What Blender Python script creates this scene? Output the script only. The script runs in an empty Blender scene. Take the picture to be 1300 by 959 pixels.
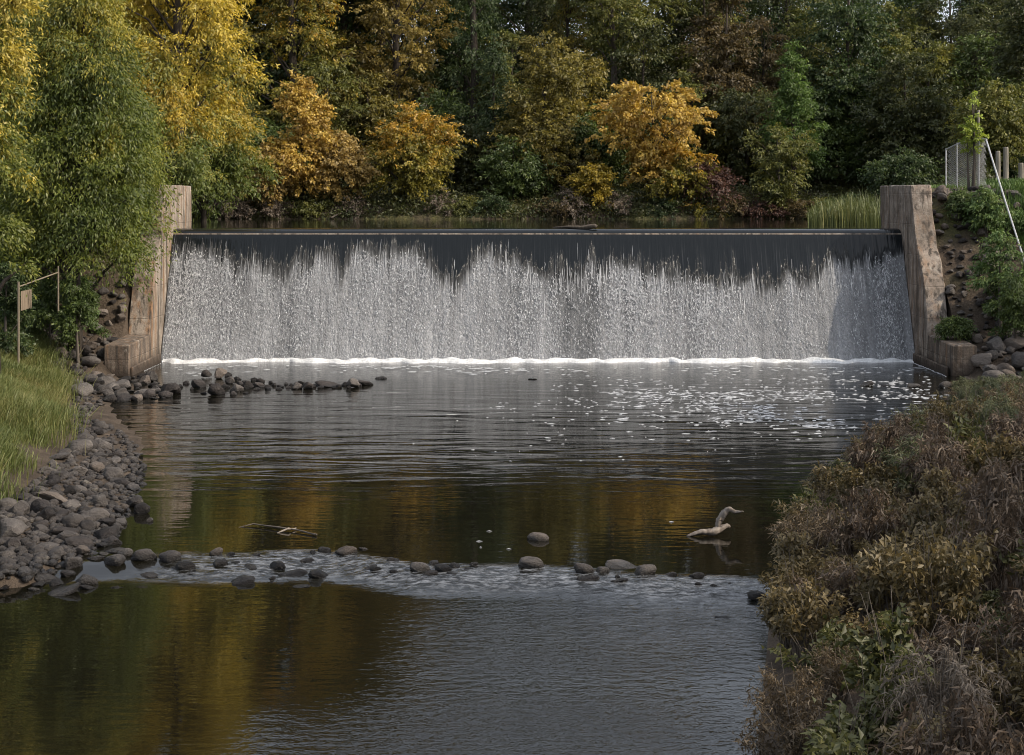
import bpy, math, random
import numpy as np
from mathutils import Vector

S = bpy.context.scene
COL = S.collection
PI = math.pi
F, CX, HY, CAMZ = 2061.0, 650.0, 250.0, 6.6          # focal length in photo pixels, principal point, camera height

# ------------------------------------------------------------------ camera, sky, sun, exposure
cam = bpy.data.cameras.new('camera')
cam.sensor_fit = 'HORIZONTAL'; cam.sensor_width = 36.0
cam.lens = 36.0 * F / 1300.0
cam.shift_y = -(479.5 - HY) / 1300.0
cam.clip_start = 0.5; cam.clip_end = 2000.0
camo = bpy.data.objects.new('camera', cam); COL.objects.link(camo)
camo.location = (0, 0, CAMZ); camo.rotation_euler = (PI / 2, 0, 0)
S.camera = camo

SUN_EL, SUN_AZ = math.radians(37.0), math.radians(110.0)   # azimuth clockwise from the view direction (+y)
W = bpy.data.worlds.new('World'); S.world = W; W.use_nodes = True
wn = W.node_tree.nodes; wl = W.node_tree.links
bg = wn['Background']
sky = wn.new('ShaderNodeTexSky'); sky.sky_type = 'NISHITA'; sky.sun_disc = False
sky.sun_elevation = SUN_EL; sky.sun_rotation = SUN_AZ
sky.air_density = 1.0; sky.dust_density = 5.0; sky.ozone_density = 1.0
hs = wn.new('ShaderNodeHueSaturation'); hs.inputs['Saturation'].default_value = 0.55   # a thin veil of cloud
wl.new(sky.outputs[0], hs.inputs['Color']); veil = wn.new('ShaderNodeMix'); veil.data_type = 'RGBA'; veil.blend_type = 'ADD'; veil.inputs[0].default_value = 1.0
veil.inputs[7].default_value = (2.75, 2.95, 3.3, 1)                    # even light of the high cloud veil
wl.new(hs.outputs[0], veil.inputs[6]); wl.new(veil.outputs[2], bg.inputs['Color'])
bg.inputs['Strength'].default_value = 0.15
sl = bpy.data.lights.new('sun', 'SUN'); sl.energy = 3.4; sl.angle = math.radians(0.8); sl.color = (1.0, 0.86, 0.68)
so = bpy.data.objects.new('sun', sl); COL.objects.link(so); so.location = (30, -10, 40)
sd = Vector((math.cos(SUN_EL) * math.sin(SUN_AZ), math.cos(SUN_EL) * math.cos(SUN_AZ), math.sin(SUN_EL)))
so.rotation_euler = sd.to_track_quat('Z', 'Y').to_euler()
S.view_settings.view_transform = 'Standard'; S.view_settings.look = 'None'
S.view_settings.exposure = 0.08; S.view_settings.gamma = 1.0
S.render.engine = 'CYCLES'
cy = S.cycles
cy.max_bounces = 6; cy.diffuse_bounces = 3; cy.glossy_bounces = 3; cy.transmission_bounces = 3
cy.caustics_reflective = False; cy.caustics_refractive = False
cy.use_denoising = True; cy.filter_width = 1.0

# ------------------------------------------------------------------ helpers
def wx(px, D): return (px - CX) * D / F
def wz(py, D): return CAMZ - (py - HY) * D / F
def dwater(py, z=0.0): return F * (CAMZ - z) / (py - HY)

def sstep(a, b, x):
    t = np.clip((np.asarray(x, float) - a) / (b - a), 0, 1); return t * t * (3 - 2 * t)

def vnoise(x, y, seed=0):
    """cheap smooth 2-D noise, -1..1"""
    r = np.random.default_rng(seed); o = 0
    for k in range(6):
        a = r.uniform(0, 2 * PI); f = r.uniform(0.6, 1.7); p = r.uniform(0, 6.28)
        o = o + np.sin((x * math.cos(a) + y * math.sin(a)) * f + p + 1.3 * np.sin(y * f * .7 + p * 2))
    return o / 6 * 1.6

def link(o, parent=None):
    COL.objects.link(o)
    if parent: o.parent = parent
    return o

def tag(o, label=None, cat=None, group=None, kind=None):
    if label: o['label'] = label
    if cat: o['category'] = cat
    if group: o['group'] = group
    if kind: o['kind'] = kind
    return o

def empty(name, loc, label, cat, group=None, rz=0.0):
    o = bpy.data.objects.new(name, None); o.empty_display_size = 0.2
    o.location = loc; o.rotation_euler = (0, 0, rz); link(o)
    return tag(o, label, cat, group)

def qmesh(name, V, Q, mat, attrs=None, smooth=False):
    """mesh of quads from numpy arrays with per-face float attributes"""
    V = np.asarray(V, np.float32); Q = np.asarray(Q, np.int32)
    m = bpy.data.meshes.new(name)
    m.vertices.add(len(V)); m.vertices.foreach_set('co', V.ravel())
    k = Q.shape[1]
    m.loops.add(Q.size); m.loops.foreach_set('vertex_index', Q.ravel())
    m.polygons.add(len(Q)); m.polygons.foreach_set('loop_start', np.arange(0, Q.size, k, dtype=np.int32))
    m.polygons.foreach_set('loop_total', np.full(len(Q), k, np.int32))
    if smooth: m.polygons.foreach_set('use_smooth', np.ones(len(Q), bool))
    m.update(calc_edges=True)
    for a, (dom, v) in (attrs or {}).items():
        at = m.attributes.new(a, 'FLOAT', dom); at.data.foreach_set('value', np.asarray(v, np.float32))
    m.materials.append(mat)
    return m

def mobj(name, mesh, parent=None):
    return link(bpy.data.objects.new(name, mesh), parent)

class MB:
    """collects boxes, tubes and prisms into ONE mesh"""
    def __init__(s): s.v = []; s.f = []
    def add(s, v, f):
        n = len(s.v); s.v += [tuple(p) for p in v]; s.f += [tuple(i + n for i in q) for q in f]
    def box(s, a, b):
        (x0, y0, z0), (x1, y1, z1) = a, b
        s.add([(x0, y0, z0), (x1, y0, z0), (x1, y1, z0), (x0, y1, z0), (x0, y0, z1), (x1, y0, z1), (x1, y1, z1), (x0, y1, z1)],
              [(0, 3, 2, 1), (4, 5, 6, 7), (0, 1, 5, 4), (1, 2, 6, 5), (2, 3, 7, 6), (3, 0, 4, 7)])
    def tube(s, pts, rad, n=6, cap=True):
        pts = [Vector(p) for p in pts]; v = []; f = []
        ref = Vector((0.3, 0.9, 0.2))
        for i, p in enumerate(pts):
            t = (pts[min(i + 1, len(pts) - 1)] - pts[max(i - 1, 0)])
            if t.length < 1e-9: t = Vector((0, 0, 1))
            t.normalize(); r0 = ref if abs(t.dot(ref)) < .95 else Vector((1, 0, 0))
            a = t.cross(r0).normalized(); b = t.cross(a)
            r = rad[i] if hasattr(rad, '__len__') else rad
            for k in range(n):
                g = 2 * PI * k / n; v.append(p + (a * math.cos(g) + b * math.sin(g)) * r)
        for i in range(len(pts) - 1):
            for k in range(n):
                f.append((i * n + k, i * n + (k + 1) % n, (i + 1) * n + (k + 1) % n, (i + 1) * n + k))
        if cap:
            f.append(tuple(range(n - 1, -1, -1))); f.append(tuple((len(pts) - 1) * n + k for k in range(n)))
        s.add(v, f)
    def mesh(s, name, mat, smooth=False):
        m = bpy.data.meshes.new(name); m.from_pydata(s.v, [], s.f); m.update()
        if smooth: m.polygons.foreach_set('use_smooth', np.ones(len(m.polygons), bool))
        m.materials.append(mat); return m
    def build(s, name, mat, parent=None, smooth=False): return mobj(name, s.mesh(name, mat, smooth), parent)

# ------------------------------------------------------------------ materials
class N:
    def __init__(s, name):
        s.m = bpy.data.materials.new(name); s.m.use_nodes = True
        s.t = s.m.node_tree; s.t.nodes.clear(); s.out = s.t.nodes.new('ShaderNodeOutputMaterial')
    def n(s, typ, ins=None, **kw):
        x = s.t.nodes.new('ShaderNode' + typ)
        for k, v in kw.items(): setattr(x, k, v)
        for k, v in (ins or {}).items():
            if hasattr(v, 'is_output') or isinstance(v, bpy.types.NodeSocket): s.t.links.new(v, x.inputs[k])
            else: x.inputs[k].default_value = v
        return x
    def math(s, op, a, b=0.0, c=0.0, clamp=False):
        x = s.n('Math', operation=op); x.use_clamp = clamp
        for i, v in enumerate((a, b, c)):
            if isinstance(v, bpy.types.NodeSocket): s.t.links.new(v, x.inputs[i])
            else: x.inputs[i].default_value = v
        return x.outputs[0]
    def ramp(s, fac, stops, interp='LINEAR'):
        r = s.n('ValToRGB', {'Fac': fac}); e = r.color_ramp.elements; r.color_ramp.interpolation = interp
        while len(e) < len(stops): e.new(0.5)
        for k, (p, c) in enumerate(stops):
            e[k].position = p; e[k].color = (c, c, c, 1) if not hasattr(c, '__len__') else (*c, 1)
        return r.outputs[0]
    def pos(s): return s.n('NewGeometry').outputs['Position']
    def scale(s, vec, sc):
        return s.n('VectorMath', {0: vec, 1: sc}, operation='MULTIPLY').outputs[0]
    def noise(s, vec, scale, detail=3, rough=0.55, dist=0.0):
        return s.n('TexNoise', {'Vector': vec, 'Scale': scale, 'Detail': detail, 'Roughness': rough, 'Distortion': dist}).outputs['Fac']
    def mix(s, f, a, b):
        x = s.n('Mix', data_type='RGBA')
        for k, v in ((0, f), (6, a), (7, b)):
            if isinstance(v, bpy.types.NodeSocket): s.t.links.new(v, x.inputs[k])
            else: x.inputs[k].default_value = v if k == 0 else (*v, 1)
        return x.outputs[2]
    def attr(s, name): return s.n('Attribute', attribute_name=name).outputs['Fac']
    def sep(s, v): return s.n('SeparateXYZ', {0: v}).outputs
    def done(s, sh): s.t.links.new(sh, s.out.inputs['Surface']); return s.m

def leaf_mat(name, stops, top=None, trans=0.32, seedw=0.25, topr=(0.45, 0.85)):
    """foliage: colour varies from leaf to leaf, spray to spray and tree to tree"""
    t = N(name)
    rnd = t.attr('rnd'); oi = t.n('ObjectInfo').outputs['Random']
    nz = t.noise(t.pos(), 0.55, 2)
    f = t.math('ADD', t.math('MULTIPLY', rnd, 0.62), t.math('MULTIPLY', oi, seedw * .4))
    f = t.math('ADD', f, t.math('MULTIPLY', t.math('SUBTRACT', nz, 0.42), 0.9), clamp=True)
    gain = 1.5
    stops = [(p, tuple(min(v * gain, .75) for v in c)) for p, c in stops]
    if top: top = [(p, tuple(min(v * gain, .75) for v in c)) for p, c in top]
    c = t.ramp(f, stops)
    if top:
        h = t.attr('hgt')
        h = t.math('ADD', h, t.math('MULTIPLY', t.math('SUBTRACT', nz, .5), 1.2))
        h = t.math('ADD', h, t.math('MULTIPLY', t.math('SUBTRACT', rnd, .5), .5))
        h = t.n('MapRange', {0: h, 1: topr[0], 2: topr[1]}).outputs[0]
        c = t.mix(h, c, t.ramp(f, top))
    d = t.n('BsdfDiffuse', {'Color': c}); 
    tc = t.n('HueSaturation', {'Color': c, 'Saturation': 1.1, 'Value': 1.25}).outputs[0]
    tr = t.n('BsdfTranslucent', {'Color': tc})
    mx = t.n('MixShader', {0: trans, 1: d.outputs[0], 2: tr.outputs[0]})
    g = t.n('BsdfGlossy', {'Color': (1, 1, 1, 1), 'Roughness': 0.5})
    mx2 = t.n('MixShader', {0: 0.025, 1: mx.outputs[0], 2: g.outputs[0]})
    return t.done(mx2.outputs[0])

def pbsdf(t, col, rough=0.8, bump=None, spec=0.4, bstr=0.5, bdist=0.05):
    p = t.n('BsdfPrincipled')
    for k, v in (('Base Color', col), ('Roughness', rough), ('Specular IOR Level', spec)):
        if isinstance(v, bpy.types.NodeSocket): t.t.links.new(v, p.inputs[k])
        else: p.inputs[k].default_value = (*v, 1) if hasattr(v, '__len__') else v
    if bump is not None:
        b = t.n('Bump', {'Strength': bstr, 'Distance': bdist, 'Height': bump}); t.t.links.new(b.outputs[0], p.inputs['Normal'])
    return t.done(p.outputs[0])

G = lambda *c: c
M = {}
# foliage colours, real base colours
M['green'] = leaf_mat('ash leaves green', [(0, (.028, .040, .010)), (.35, (.064, .080, .013)), (.65, (.115, .125, .019)), (1, (.24, .21, .030))])
M['ashgreen'] = leaf_mat('ash leaves green with gilded crown', [(0, (.026, .040, .010)), (.35, (.060, .078, .013)), (.65, (.11, .122, .019)), (1, (.24, .21, .030))],
                         [(0, (.09, .09, .016)), (.4, (.18, .16, .025)), (1, (.36, .28, .045))], topr=(.60, 1.0))
M['greenyellow'] = leaf_mat('ash leaves yellow green', [(0, (.036, .050, .011)), (.4, (.085, .10, .016)), (.7, (.15, .155, .022)), (1, (.27, .24, .035))])
M['greengold'] = leaf_mat('leaves green turning gold', [(0, (.035, .055, .013)), (.4, (.075, .095, .02)), (1, (.16, .15, .03))],
                          [(0, (.16, .12, .02)), (.5, (.28, .20, .03)), (1, (.40, .29, .045))])
M['gold'] = leaf_mat('golden leaves', [(0, (.10, .085, .018)), (.45, (.22, .165, .025)), (1, (.38, .27, .04))])
M['goldtop'] = leaf_mat('golden ash leaves', [(0, (.05, .06, .014)), (.4, (.11, .115, .02)), (1, (.24, .19, .03))],
                        [(0, (.16, .13, .024)), (.4, (.29, .22, .034)), (1, (.44, .33, .055))], topr=(-.05, .32))
M['ashside'] = leaf_mat('ash leaves gold and green', [(0, (.035, .05, .012)), (.45, (.085, .10, .018)), (1, (.20, .18, .03))],
                        [(0, (.13, .11, .024)), (.4, (.25, .20, .036)), (1, (.40, .31, .055))], topr=(.40, .62))
M['olive'] = leaf_mat('olive leaves', [(0, (.034, .042, .012)), (.5, (.085, .090, .021)), (1, (.18, .155, .032))])
M['olivegold'] = leaf_mat('olive and gold leaves', [(0, (.04, .04, .012)), (.5, (.115, .098, .022)), (1, (.26, .20, .042))])
M['goldbrown'] = leaf_mat('golden brown leaves', [(0, (.06, .048, .016)), (.5, (.15, .115, .030)), (1, (.28, .21, .055))])
M['orange'] = leaf_mat('orange maple leaves', [(0, (.16, .10, .028)), (.4, (.28, .19, .045)), (.75, (.38, .275, .065)), (1, (.46, .36, .09))])
M['orangebrown'] = leaf_mat('rusty orange leaves', [(0, (.11, .08, .03)), (.5, (.25, .178, .06)), (1, (.40, .295, .095))])
M['yellowgreen'] = leaf_mat('yellow green leaves', [(0, (.05, .055, .014)), (.5, (.14, .125, .022)), (1, (.28, .22, .035))],
                            [(0, (.16, .12, .02)), (.5, (.28, .17, .03)), (1, (.40, .22, .04))])
M['darkgreen'] = leaf_mat('dark green leaves', [(0, (.014, .024, .010)), (.5, (.032, .050, .016)), (1, (.075, .09, .024))])
M['midgreen'] = leaf_mat('mid green leaves', [(0, (.022, .036, .012)), (.5, (.050, .072, .018)), (1, (.11, .135, .03))])
M['freshgreen'] = leaf_mat('fresh green leaves', [(0, (.03, .055, .014)), (.5, (.065, .105, .022)), (1, (.13, .17, .035))])
M['vine'] = leaf_mat('bright vine leaves', [(0, (.10, .14, .025)), (.5, (.19, .23, .04)), (1, (.30, .32, .06))])
M['darkbrown'] = leaf_mat('dark rusty leaves', [(0, (.028, .022, .012)), (.5, (.07, .052, .021)), (1, (.14, .098, .034))])
M['forest'] = leaf_mat('deep wood leaves', [(0, (.018, .023, .009)), (.5, (.045, .052, .017)), (1, (.115, .10, .028))])
M['twigleaf'] = leaf_mat('grey brown dry leaves', [(0, (.045, .035, .028)), (.5, (.10, .08, .06)), (1, (.19, .155, .11))])
M['maroon'] = leaf_mat('maroon leaves', [(0, (.03, .016, .012)), (.5, (.07, .035, .025)), (1, (.12, .075, .04))])
M['willow'] = leaf_mat('grey green slender leaves', [(0, (.034, .040, .019)), (.5, (.080, .086, .042)), (1, (.18, .175, .095))])
M['drybrown'] = leaf_mat('dry brown leaves', [(0, (.032, .023, .016)), (.5, (.084, .061, .042)), (1, (.185, .14, .096))])
M['pinkbrown'] = leaf_mat('faded pink brown leaves', [(0, (.036, .027, .017)), (.5, (.092, .068, .040)), (1, (.20, .15, .092))])
M['ochre'] = leaf_mat('ochre and green leaves', [(0, (.034, .029, .014)), (.5, (.085, .066, .030)), (1, (.18, .13, .058))])
M['broadgreen'] = leaf_mat('broad dull green leaves', [(0, (.024, .028, .011)), (.5, (.062, .064, .022)), (1, (.14, .122, .044))])
M['fern'] = leaf_mat('withered grey fern', [(0, (.055, .044, .034)), (.5, (.12, .098, .075)), (1, (.22, .185, .145))])
M['grass'] = leaf_mat('bank grass', [(0, (.040, .055, .017)), (.45, (.088, .102, .030)), (.75, (.15, .135, .050)), (1, (.24, .19, .09))], trans=.25)
M['reed'] = leaf_mat('reed blades', [(0, (.04, .052, .02)), (.5, (.078, .090, .03)), (1, (.22, .18, .075))], trans=.25)
M['weed'] = leaf_mat('bank weeds', [(0, (.03, .055, .016)), (.5, (.07, .11, .03)), (1, (.16, .18, .055))], trans=.25)

def bark_mat(name, a, b):
    t = N(name); p = t.pos(); n = t.noise(t.scale(p, (6, 6, 1.2)), 1.6, 5, .65)
    return pbsdf(t, t.ramp(n, [(.3, a), (.7, b)]), .9, n, .2, .6, .04)
M['bark'] = bark_mat('dark bark', (.022, .018, .014), (.075, .062, .05))
M['barkpale'] = bark_mat('pale bark', (.06, .05, .042), (.16, .135, .11))
M['twig'] = bark_mat('grey twigs', (.05, .042, .035), (.13, .11, .09))

def ground_mat():
    t = N('bank soil'); p = t.pos()
    n = t.noise(p, 1.1, 6, .65); n2 = t.noise(p, 9.0, 4, .7)
    c = t.ramp(n, [(.3, (.035, .026, .019)), (.55, (.075, .057, .042)), (.75, (.13, .10, .075))])
    g = t.ramp(n2, [(.45, (.05, .055, .02)), (.65, (.11, .10, .035))])
    x, y, z = t.sep(p)[:3]
    m = t.n('MapRange', {0: z, 1: 2.0, 2: 6.0}).outputs[0]
    m = t.math('MULTIPLY', m, t.ramp(t.noise(p, .5, 3), [(.4, 0), (.6, 1)]))
    h = t.math('ADD', t.math('MULTIPLY', n, 2), n2)
    return pbsdf(t, t.mix(m, c, g), .95, h, .2, .8, .12)
M['ground'] = ground_mat()

def concrete_mat(name, a, b, rust=.6):
    t = N(name); p = t.pos(); x, y, z = t.sep(p)[:3]
    n = t.noise(p, 1.3, 6, .65); nf = t.noise(p, 14, 5, .7)
    st = t.noise(t.scale(p, (3.2, 3.2, .18)), 1.0, 5, .6)             # runs of dirt down the face
    c = t.ramp(t.math('ADD', t.math('MULTIPLY', n, .65), t.math('MULTIPLY', nf, .35)), [(.36, a), (.62, b)])
    pale = t.noise(p, 2.7, 6, .7)
    c = t.mix(t.ramp(pale, [(.54, 0), (.70, .65)]), c, (.46, .42, .36))
    c = t.mix(t.math('MULTIPLY', t.ramp(st, [(.5, 0), (.66, 1)]), rust), c, (.24, .125, .055))
    st2 = t.noise(t.scale(p, (5.5, 5.5, .3)), 1.0, 4, .6)
    c = t.mix(t.ramp(st2, [(.49, 0), (.62, .88)]), c, (.045, .038, .032))
    grime = t.noise(t.scale(p, (1.1, 1.1, .5)), 1.0, 6, .7)
    c = t.mix(t.ramp(grime, [(.47, 0), (.66, .7)]), c, (.085, .07, .056))
    # board-marked lift lines, and the band wetted by the river
    w = t.n('MapRange', {0: t.math('ADD', z, t.math('MULTIPLY', t.math('SUBTRACT', n, .5), .7)), 1: .55, 2: .10}).outputs[0]
    c = t.mix(w, c, (.045, .034, .026))
    lift = t.math('ABSOLUTE', t.math('SUBTRACT', t.math('FRACT', t.math('MULTIPLY', z, .82)), .5))
    lf = t.ramp(lift, [(0, 1), (.013, 0)])
    c = t.mix(t.math('MULTIPLY', lf, t.math('MULTIPLY', n, .35)), c, (.07, .055, .045))
    h = t.math('SUBTRACT', t.math('ADD', n, t.math('MULTIPLY', nf, .5)), t.math('MULTIPLY', lf, .3))
    return pbsdf(t, c, .9, h, .25, .7, .08)
M['concrete_left'] = concrete_mat('weathered tan concrete', (.18, .15, .12), (.36, .305, .25), .85)
M['concrete_shaded'] = concrete_mat('dirty concrete with painted shade', (.085, .066, .052), (.21, .165, .128), .5)  # darker base puts the shade on the block front, besides dirt, into the colour
M['concrete_right'] = concrete_mat('weathered grey concrete', (.17, .135, .108), (.34, .285, .235), .45)

def rock_mat(name, a, b, c3, spk=.25):
    t = N(name); tc = t.n('TexCoord').outputs['Object']; oi = t.n('ObjectInfo').outputs['Random']
    off = t.n('CombineXYZ', {0: t.math('MULTIPLY', oi, 37.0), 1: t.math('MULTIPLY', oi, 11.0), 2: oi}).outputs[0]
    v = t.n('VectorMath', {0: tc, 1: off}, operation='ADD').outputs[0]
    n = t.noise(v, 1.7, 6, .65); nf = t.noise(v, 9, 5, .7)
    f = t.math('ADD', t.math('ADD', t.math('MULTIPLY', n, .6), t.math('MULTIPLY', nf, .3)), t.math('MULTIPLY', t.math('SUBTRACT', oi, .5), .35))
    c = t.ramp(f, [(.25, a), (.48, b), (.72, c3)])
    lich = t.math('MULTIPLY', t.ramp(t.noise(v, 3.3, 5, .7), [(.58, 0), (.68, 1)]), spk)
    c = t.mix(lich, c, (.30, .27, .22))
    p = t.pos(); z = t.sep(p)[2]
    wet = t.n('MapRange', {0: t.math('ADD', z, t.math('MULTIPLY', t.math('SUBTRACT', nf, .5), .10)), 1: .13, 2: .03}).outputs[0]   # splashed band
    c = t.mix(wet, c, t.n('HueSaturation', {'Color': c, 'Value': .35}).outputs[0])
    r = t.math('SUBTRACT', .85, t.math('MULTIPLY', wet, .6))
    return pbsdf(t, c, r, t.math('ADD', n, t.math('MULTIPLY', nf, .8)), .3, .9, .09)
M['rock'] = rock_mat('river stone', (.033, .029, .027), (.076, .067, .061), (.15, .134, .122))
M['rockdark'] = rock_mat('dark wet stone', (.014, .012, .0115), (.032, .027, .025), (.07, .06, .055), .1)
M['rocktan'] = rock_mat('tan stone', (.072, .057, .046), (.13, .107, .09), (.21, .178, .152))

def metal_mat(name, c, r=.55, met=.6):
    t = N(name); n = t.noise(t.pos(), 12, 4, .6)
    col = t.mix(t.ramp(n, [(.45, 0), (.75, .7)]), c, (.16, .12, .09))
    p = t.n('BsdfPrincipled', {'Base Color': col, 'Roughness': r, 'Metallic': met}); return t.done(p.outputs[0])
M['galv'] = metal_mat('galvanised steel', (.45, .46, .46))
M['paint'] = metal_mat('worn tan painted pipe', (.17, .14, .095), .6, 0.0)
def board_mat(name, a, b):
    t = N(name); tc = t.n('TexCoord').outputs['Object']
    n = t.noise(t.scale(tc, (9, 9, .8)), 1.5, 5, .6)
    return pbsdf(t, t.ramp(n, [(.3, a), (.7, b)]), .85, n, .2, .5, .02)
M['wood'] = board_mat('weathered grey wood', (.12, .11, .09), (.27, .245, .205))
M['sign'] = board_mat('faded board', (.13, .10, .072), (.22, .175, .125))
M['driftwood'] = board_mat('bleached driftwood', (.10, .08, .065), (.30, .26, .22))
M['wetwood'] = board_mat('wet dark log', (.035, .028, .022), (.11, .09, .07))

def foam_mat():
    t = N('white foam'); n = t.noise(t.pos(), 9, 5, .7)
    return pbsdf(t, t.ramp(n, [(.3, (.40, .41, .42)), (.62, (.74, .75, .75))]), .75, n, .3, .8, .06)
M['foam'] = foam_mat()

def foam2_mat():
    t = N('thin drifting foam'); n = t.noise(t.pos(), 14, 4, .7)
    return pbsdf(t, t.ramp(n, [(.35, (.22, .23, .24)), (.65, (.55, .56, .57))]), .7)
M['foam_thin'] = foam2_mat()
def strand_mat():
    t = N('white water strands'); r_ = t.n('NewGeometry').outputs['Random Per Island']
    return pbsdf(t, t.ramp(r_, [(0, (.28, .29, .30)), (.6, (.42, .43, .44)), (1, (.66, .67, .68))]), .6)
M['strand'] = strand_mat()
def fall_mat():
    t = N('falling water')
    u, v, fo = t.attr('u'), t.attr('v'), t.attr('foam')
    c2 = t.n('CombineXYZ', {0: u, 1: v, 2: 0.0}).outputs[0]
    # curtains, ropes and broken lace of the falling sheet
    warp = t.n('TexNoise', {'Vector': c2, 'Scale': 2.6, 'Detail': 3}).outputs['Color']
    wv = t.n('VectorMath', {0: c2, 1: t.scale(t.n('VectorMath', {0: warp, 1: (.5, .5, .5)}, operation='SUBTRACT').outputs[0], (.26, .34, 0))}, operation='ADD').outputs[0]
    def edges(sx, sy, w):
        vo = t.n('TexVoronoi', {'Vector': t.scale(wv, (sx, sy, 1)), 'Scale': 1.0, 'Randomness': 1.0}, feature='DISTANCE_TO_EDGE').outputs['Distance']
        return t.ramp(vo, [(0, 1), (w * .45, .75), (w, 0)])
    e1 = edges(8.0, 4.2, .20); e2 = edges(14.0, 7.5, .26)
    n3 = t.noise(t.scale(wv, (17, 7.0, 1)), 1.0, 4, .7)
    nm = t.noise(t.scale(wv, (2.2, 1.1, 1)), 1.0, 3, .6)
    lace = t.math('ADD', t.math('MULTIPLY', e1, t.ramp(nm, [(.35, .10), (.65, .45)])), t.math('MULTIPLY', e2, t.ramp(nm, [(.35, .40), (.65, .20)])))
    lace = t.math('ADD', t.math('MULTIPLY', lace, t.ramp(n3, [(.34, .15), (.62, 1.1)])), t.math('MULTIPLY', t.ramp(n3, [(.50, 0), (.75, 1)]), .45), clamp=True)
    big = t.noise(t.scale(c2, (.30, .10, 1)), 1.0, 4, .6)
    col = t.noise(t.scale(c2, (1.4, .06, 1)), 1.0, 4, .65)
    rope = t.noise(t.scale(c2, (7.0, .30, 1)), 1.0, 3, .6)
    body = t.math('ADD', t.math('ADD', t.math('MULTIPLY', big, .7), t.math('MULTIPLY', col, .9)), t.math('MULTIPLY', rope, .5))
    body = t.n('MapRange', {0: body, 1: .80, 2: 1.30, 3: .50, 4: 1.25}).outputs[0]
    gap = t.n('MapRange', {0: t.math('ABSOLUTE', t.math('SUBTRACT', t.math('ADD', u, t.math('MULTIPLY', t.math('SUBTRACT', col, .5), 1.5)), 2.75)), 1: .45, 2: 1.5, 3: .58, 4: 1.0}, interpolation_type='SMOOTHSTEP').outputs[0]
    low = t.n('MapRange', {0: v, 1: 3.0, 2: 6.0}).outputs[0]
    dens = t.math('ADD', t.math('ADD', .25, t.math('MULTIPLY', low, .07)), t.math('MULTIPLY', lace, .26))
    dens = t.math('MULTIPLY', t.math('MULTIPLY', dens, body), gap)
    # streaks where the glassy sheet starts to break
    s1 = t.noise(t.scale(c2, (13, .10, 1)), 1.0, 4, .75); s2 = t.noise(t.scale(c2, (3.2, .07, 1)), 1.0, 3, .6)
    sk = t.n('MapRange', {0: t.math('ADD', t.math('MULTIPLY', s1, .6), t.math('MULTIPLY', s2, .4)), 1: .36, 2: .64}).outputs[0]
    th = t.math('SUBTRACT', fo, t.math('MULTIPLY', sk, .72))
    m = t.n('MapRange', {0: th, 1: -.10, 2: .38}, interpolation_type='SMOOTHSTEP').outputs[0]
    m = t.math('MULTIPLY', m, t.math('ADD', .35, t.math('MULTIPLY', t.n('MapRange', {0: fo, 1: .3, 2: 1.0}).outputs[0], .65)))
    f = t.math('MULTIPLY', m, dens, clamp=True)
    faint = t.math('MULTIPLY', t.ramp(t.noise(t.scale(c2, (20, .3, 1)), 1., 2, .5), [(.58, 0), (.75, 1)]), t.n('MapRange', {0: v, 1: .5, 2: 1.6}).outputs[0])
    f = t.math('MAXIMUM', f, t.math('MULTIPLY', faint, .05))
    base = t.mix(f, (.008, .010, .0115), (.80, .815, .84))
    rough = t.math('ADD', .12, t.math('MULTIPLY', m, .55))
    hb = t.noise(t.scale(wv, (6.5, 4.2, 1)), 1.0, 4, .62); hr = t.noise(t.scale(wv, (2.2, .8, 1)), 1.0, 2, .5)
    h = t.math('ADD', t.math('MULTIPLY', t.math('ADD', t.math('ADD', hb, t.math('MULTIPLY', lace, .35)), t.math('MULTIPLY', hr, .8)), m), t.math('MULTIPLY', t.noise(t.scale(c2, (7, .3, 1)), 1., 3), .10))
    p = t.n('BsdfPrincipled', {'Base Color': base, 'Roughness': rough, 'IOR': 1.33})
    b = t.n('Bump', {'Strength': .9, 'Distance': .15, 'Height': h}); t.t.links.new(b.outputs[0], p.inputs['Normal'])
    return t.done(p.outputs[0])
M['fall'] = fall_mat()

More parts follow.
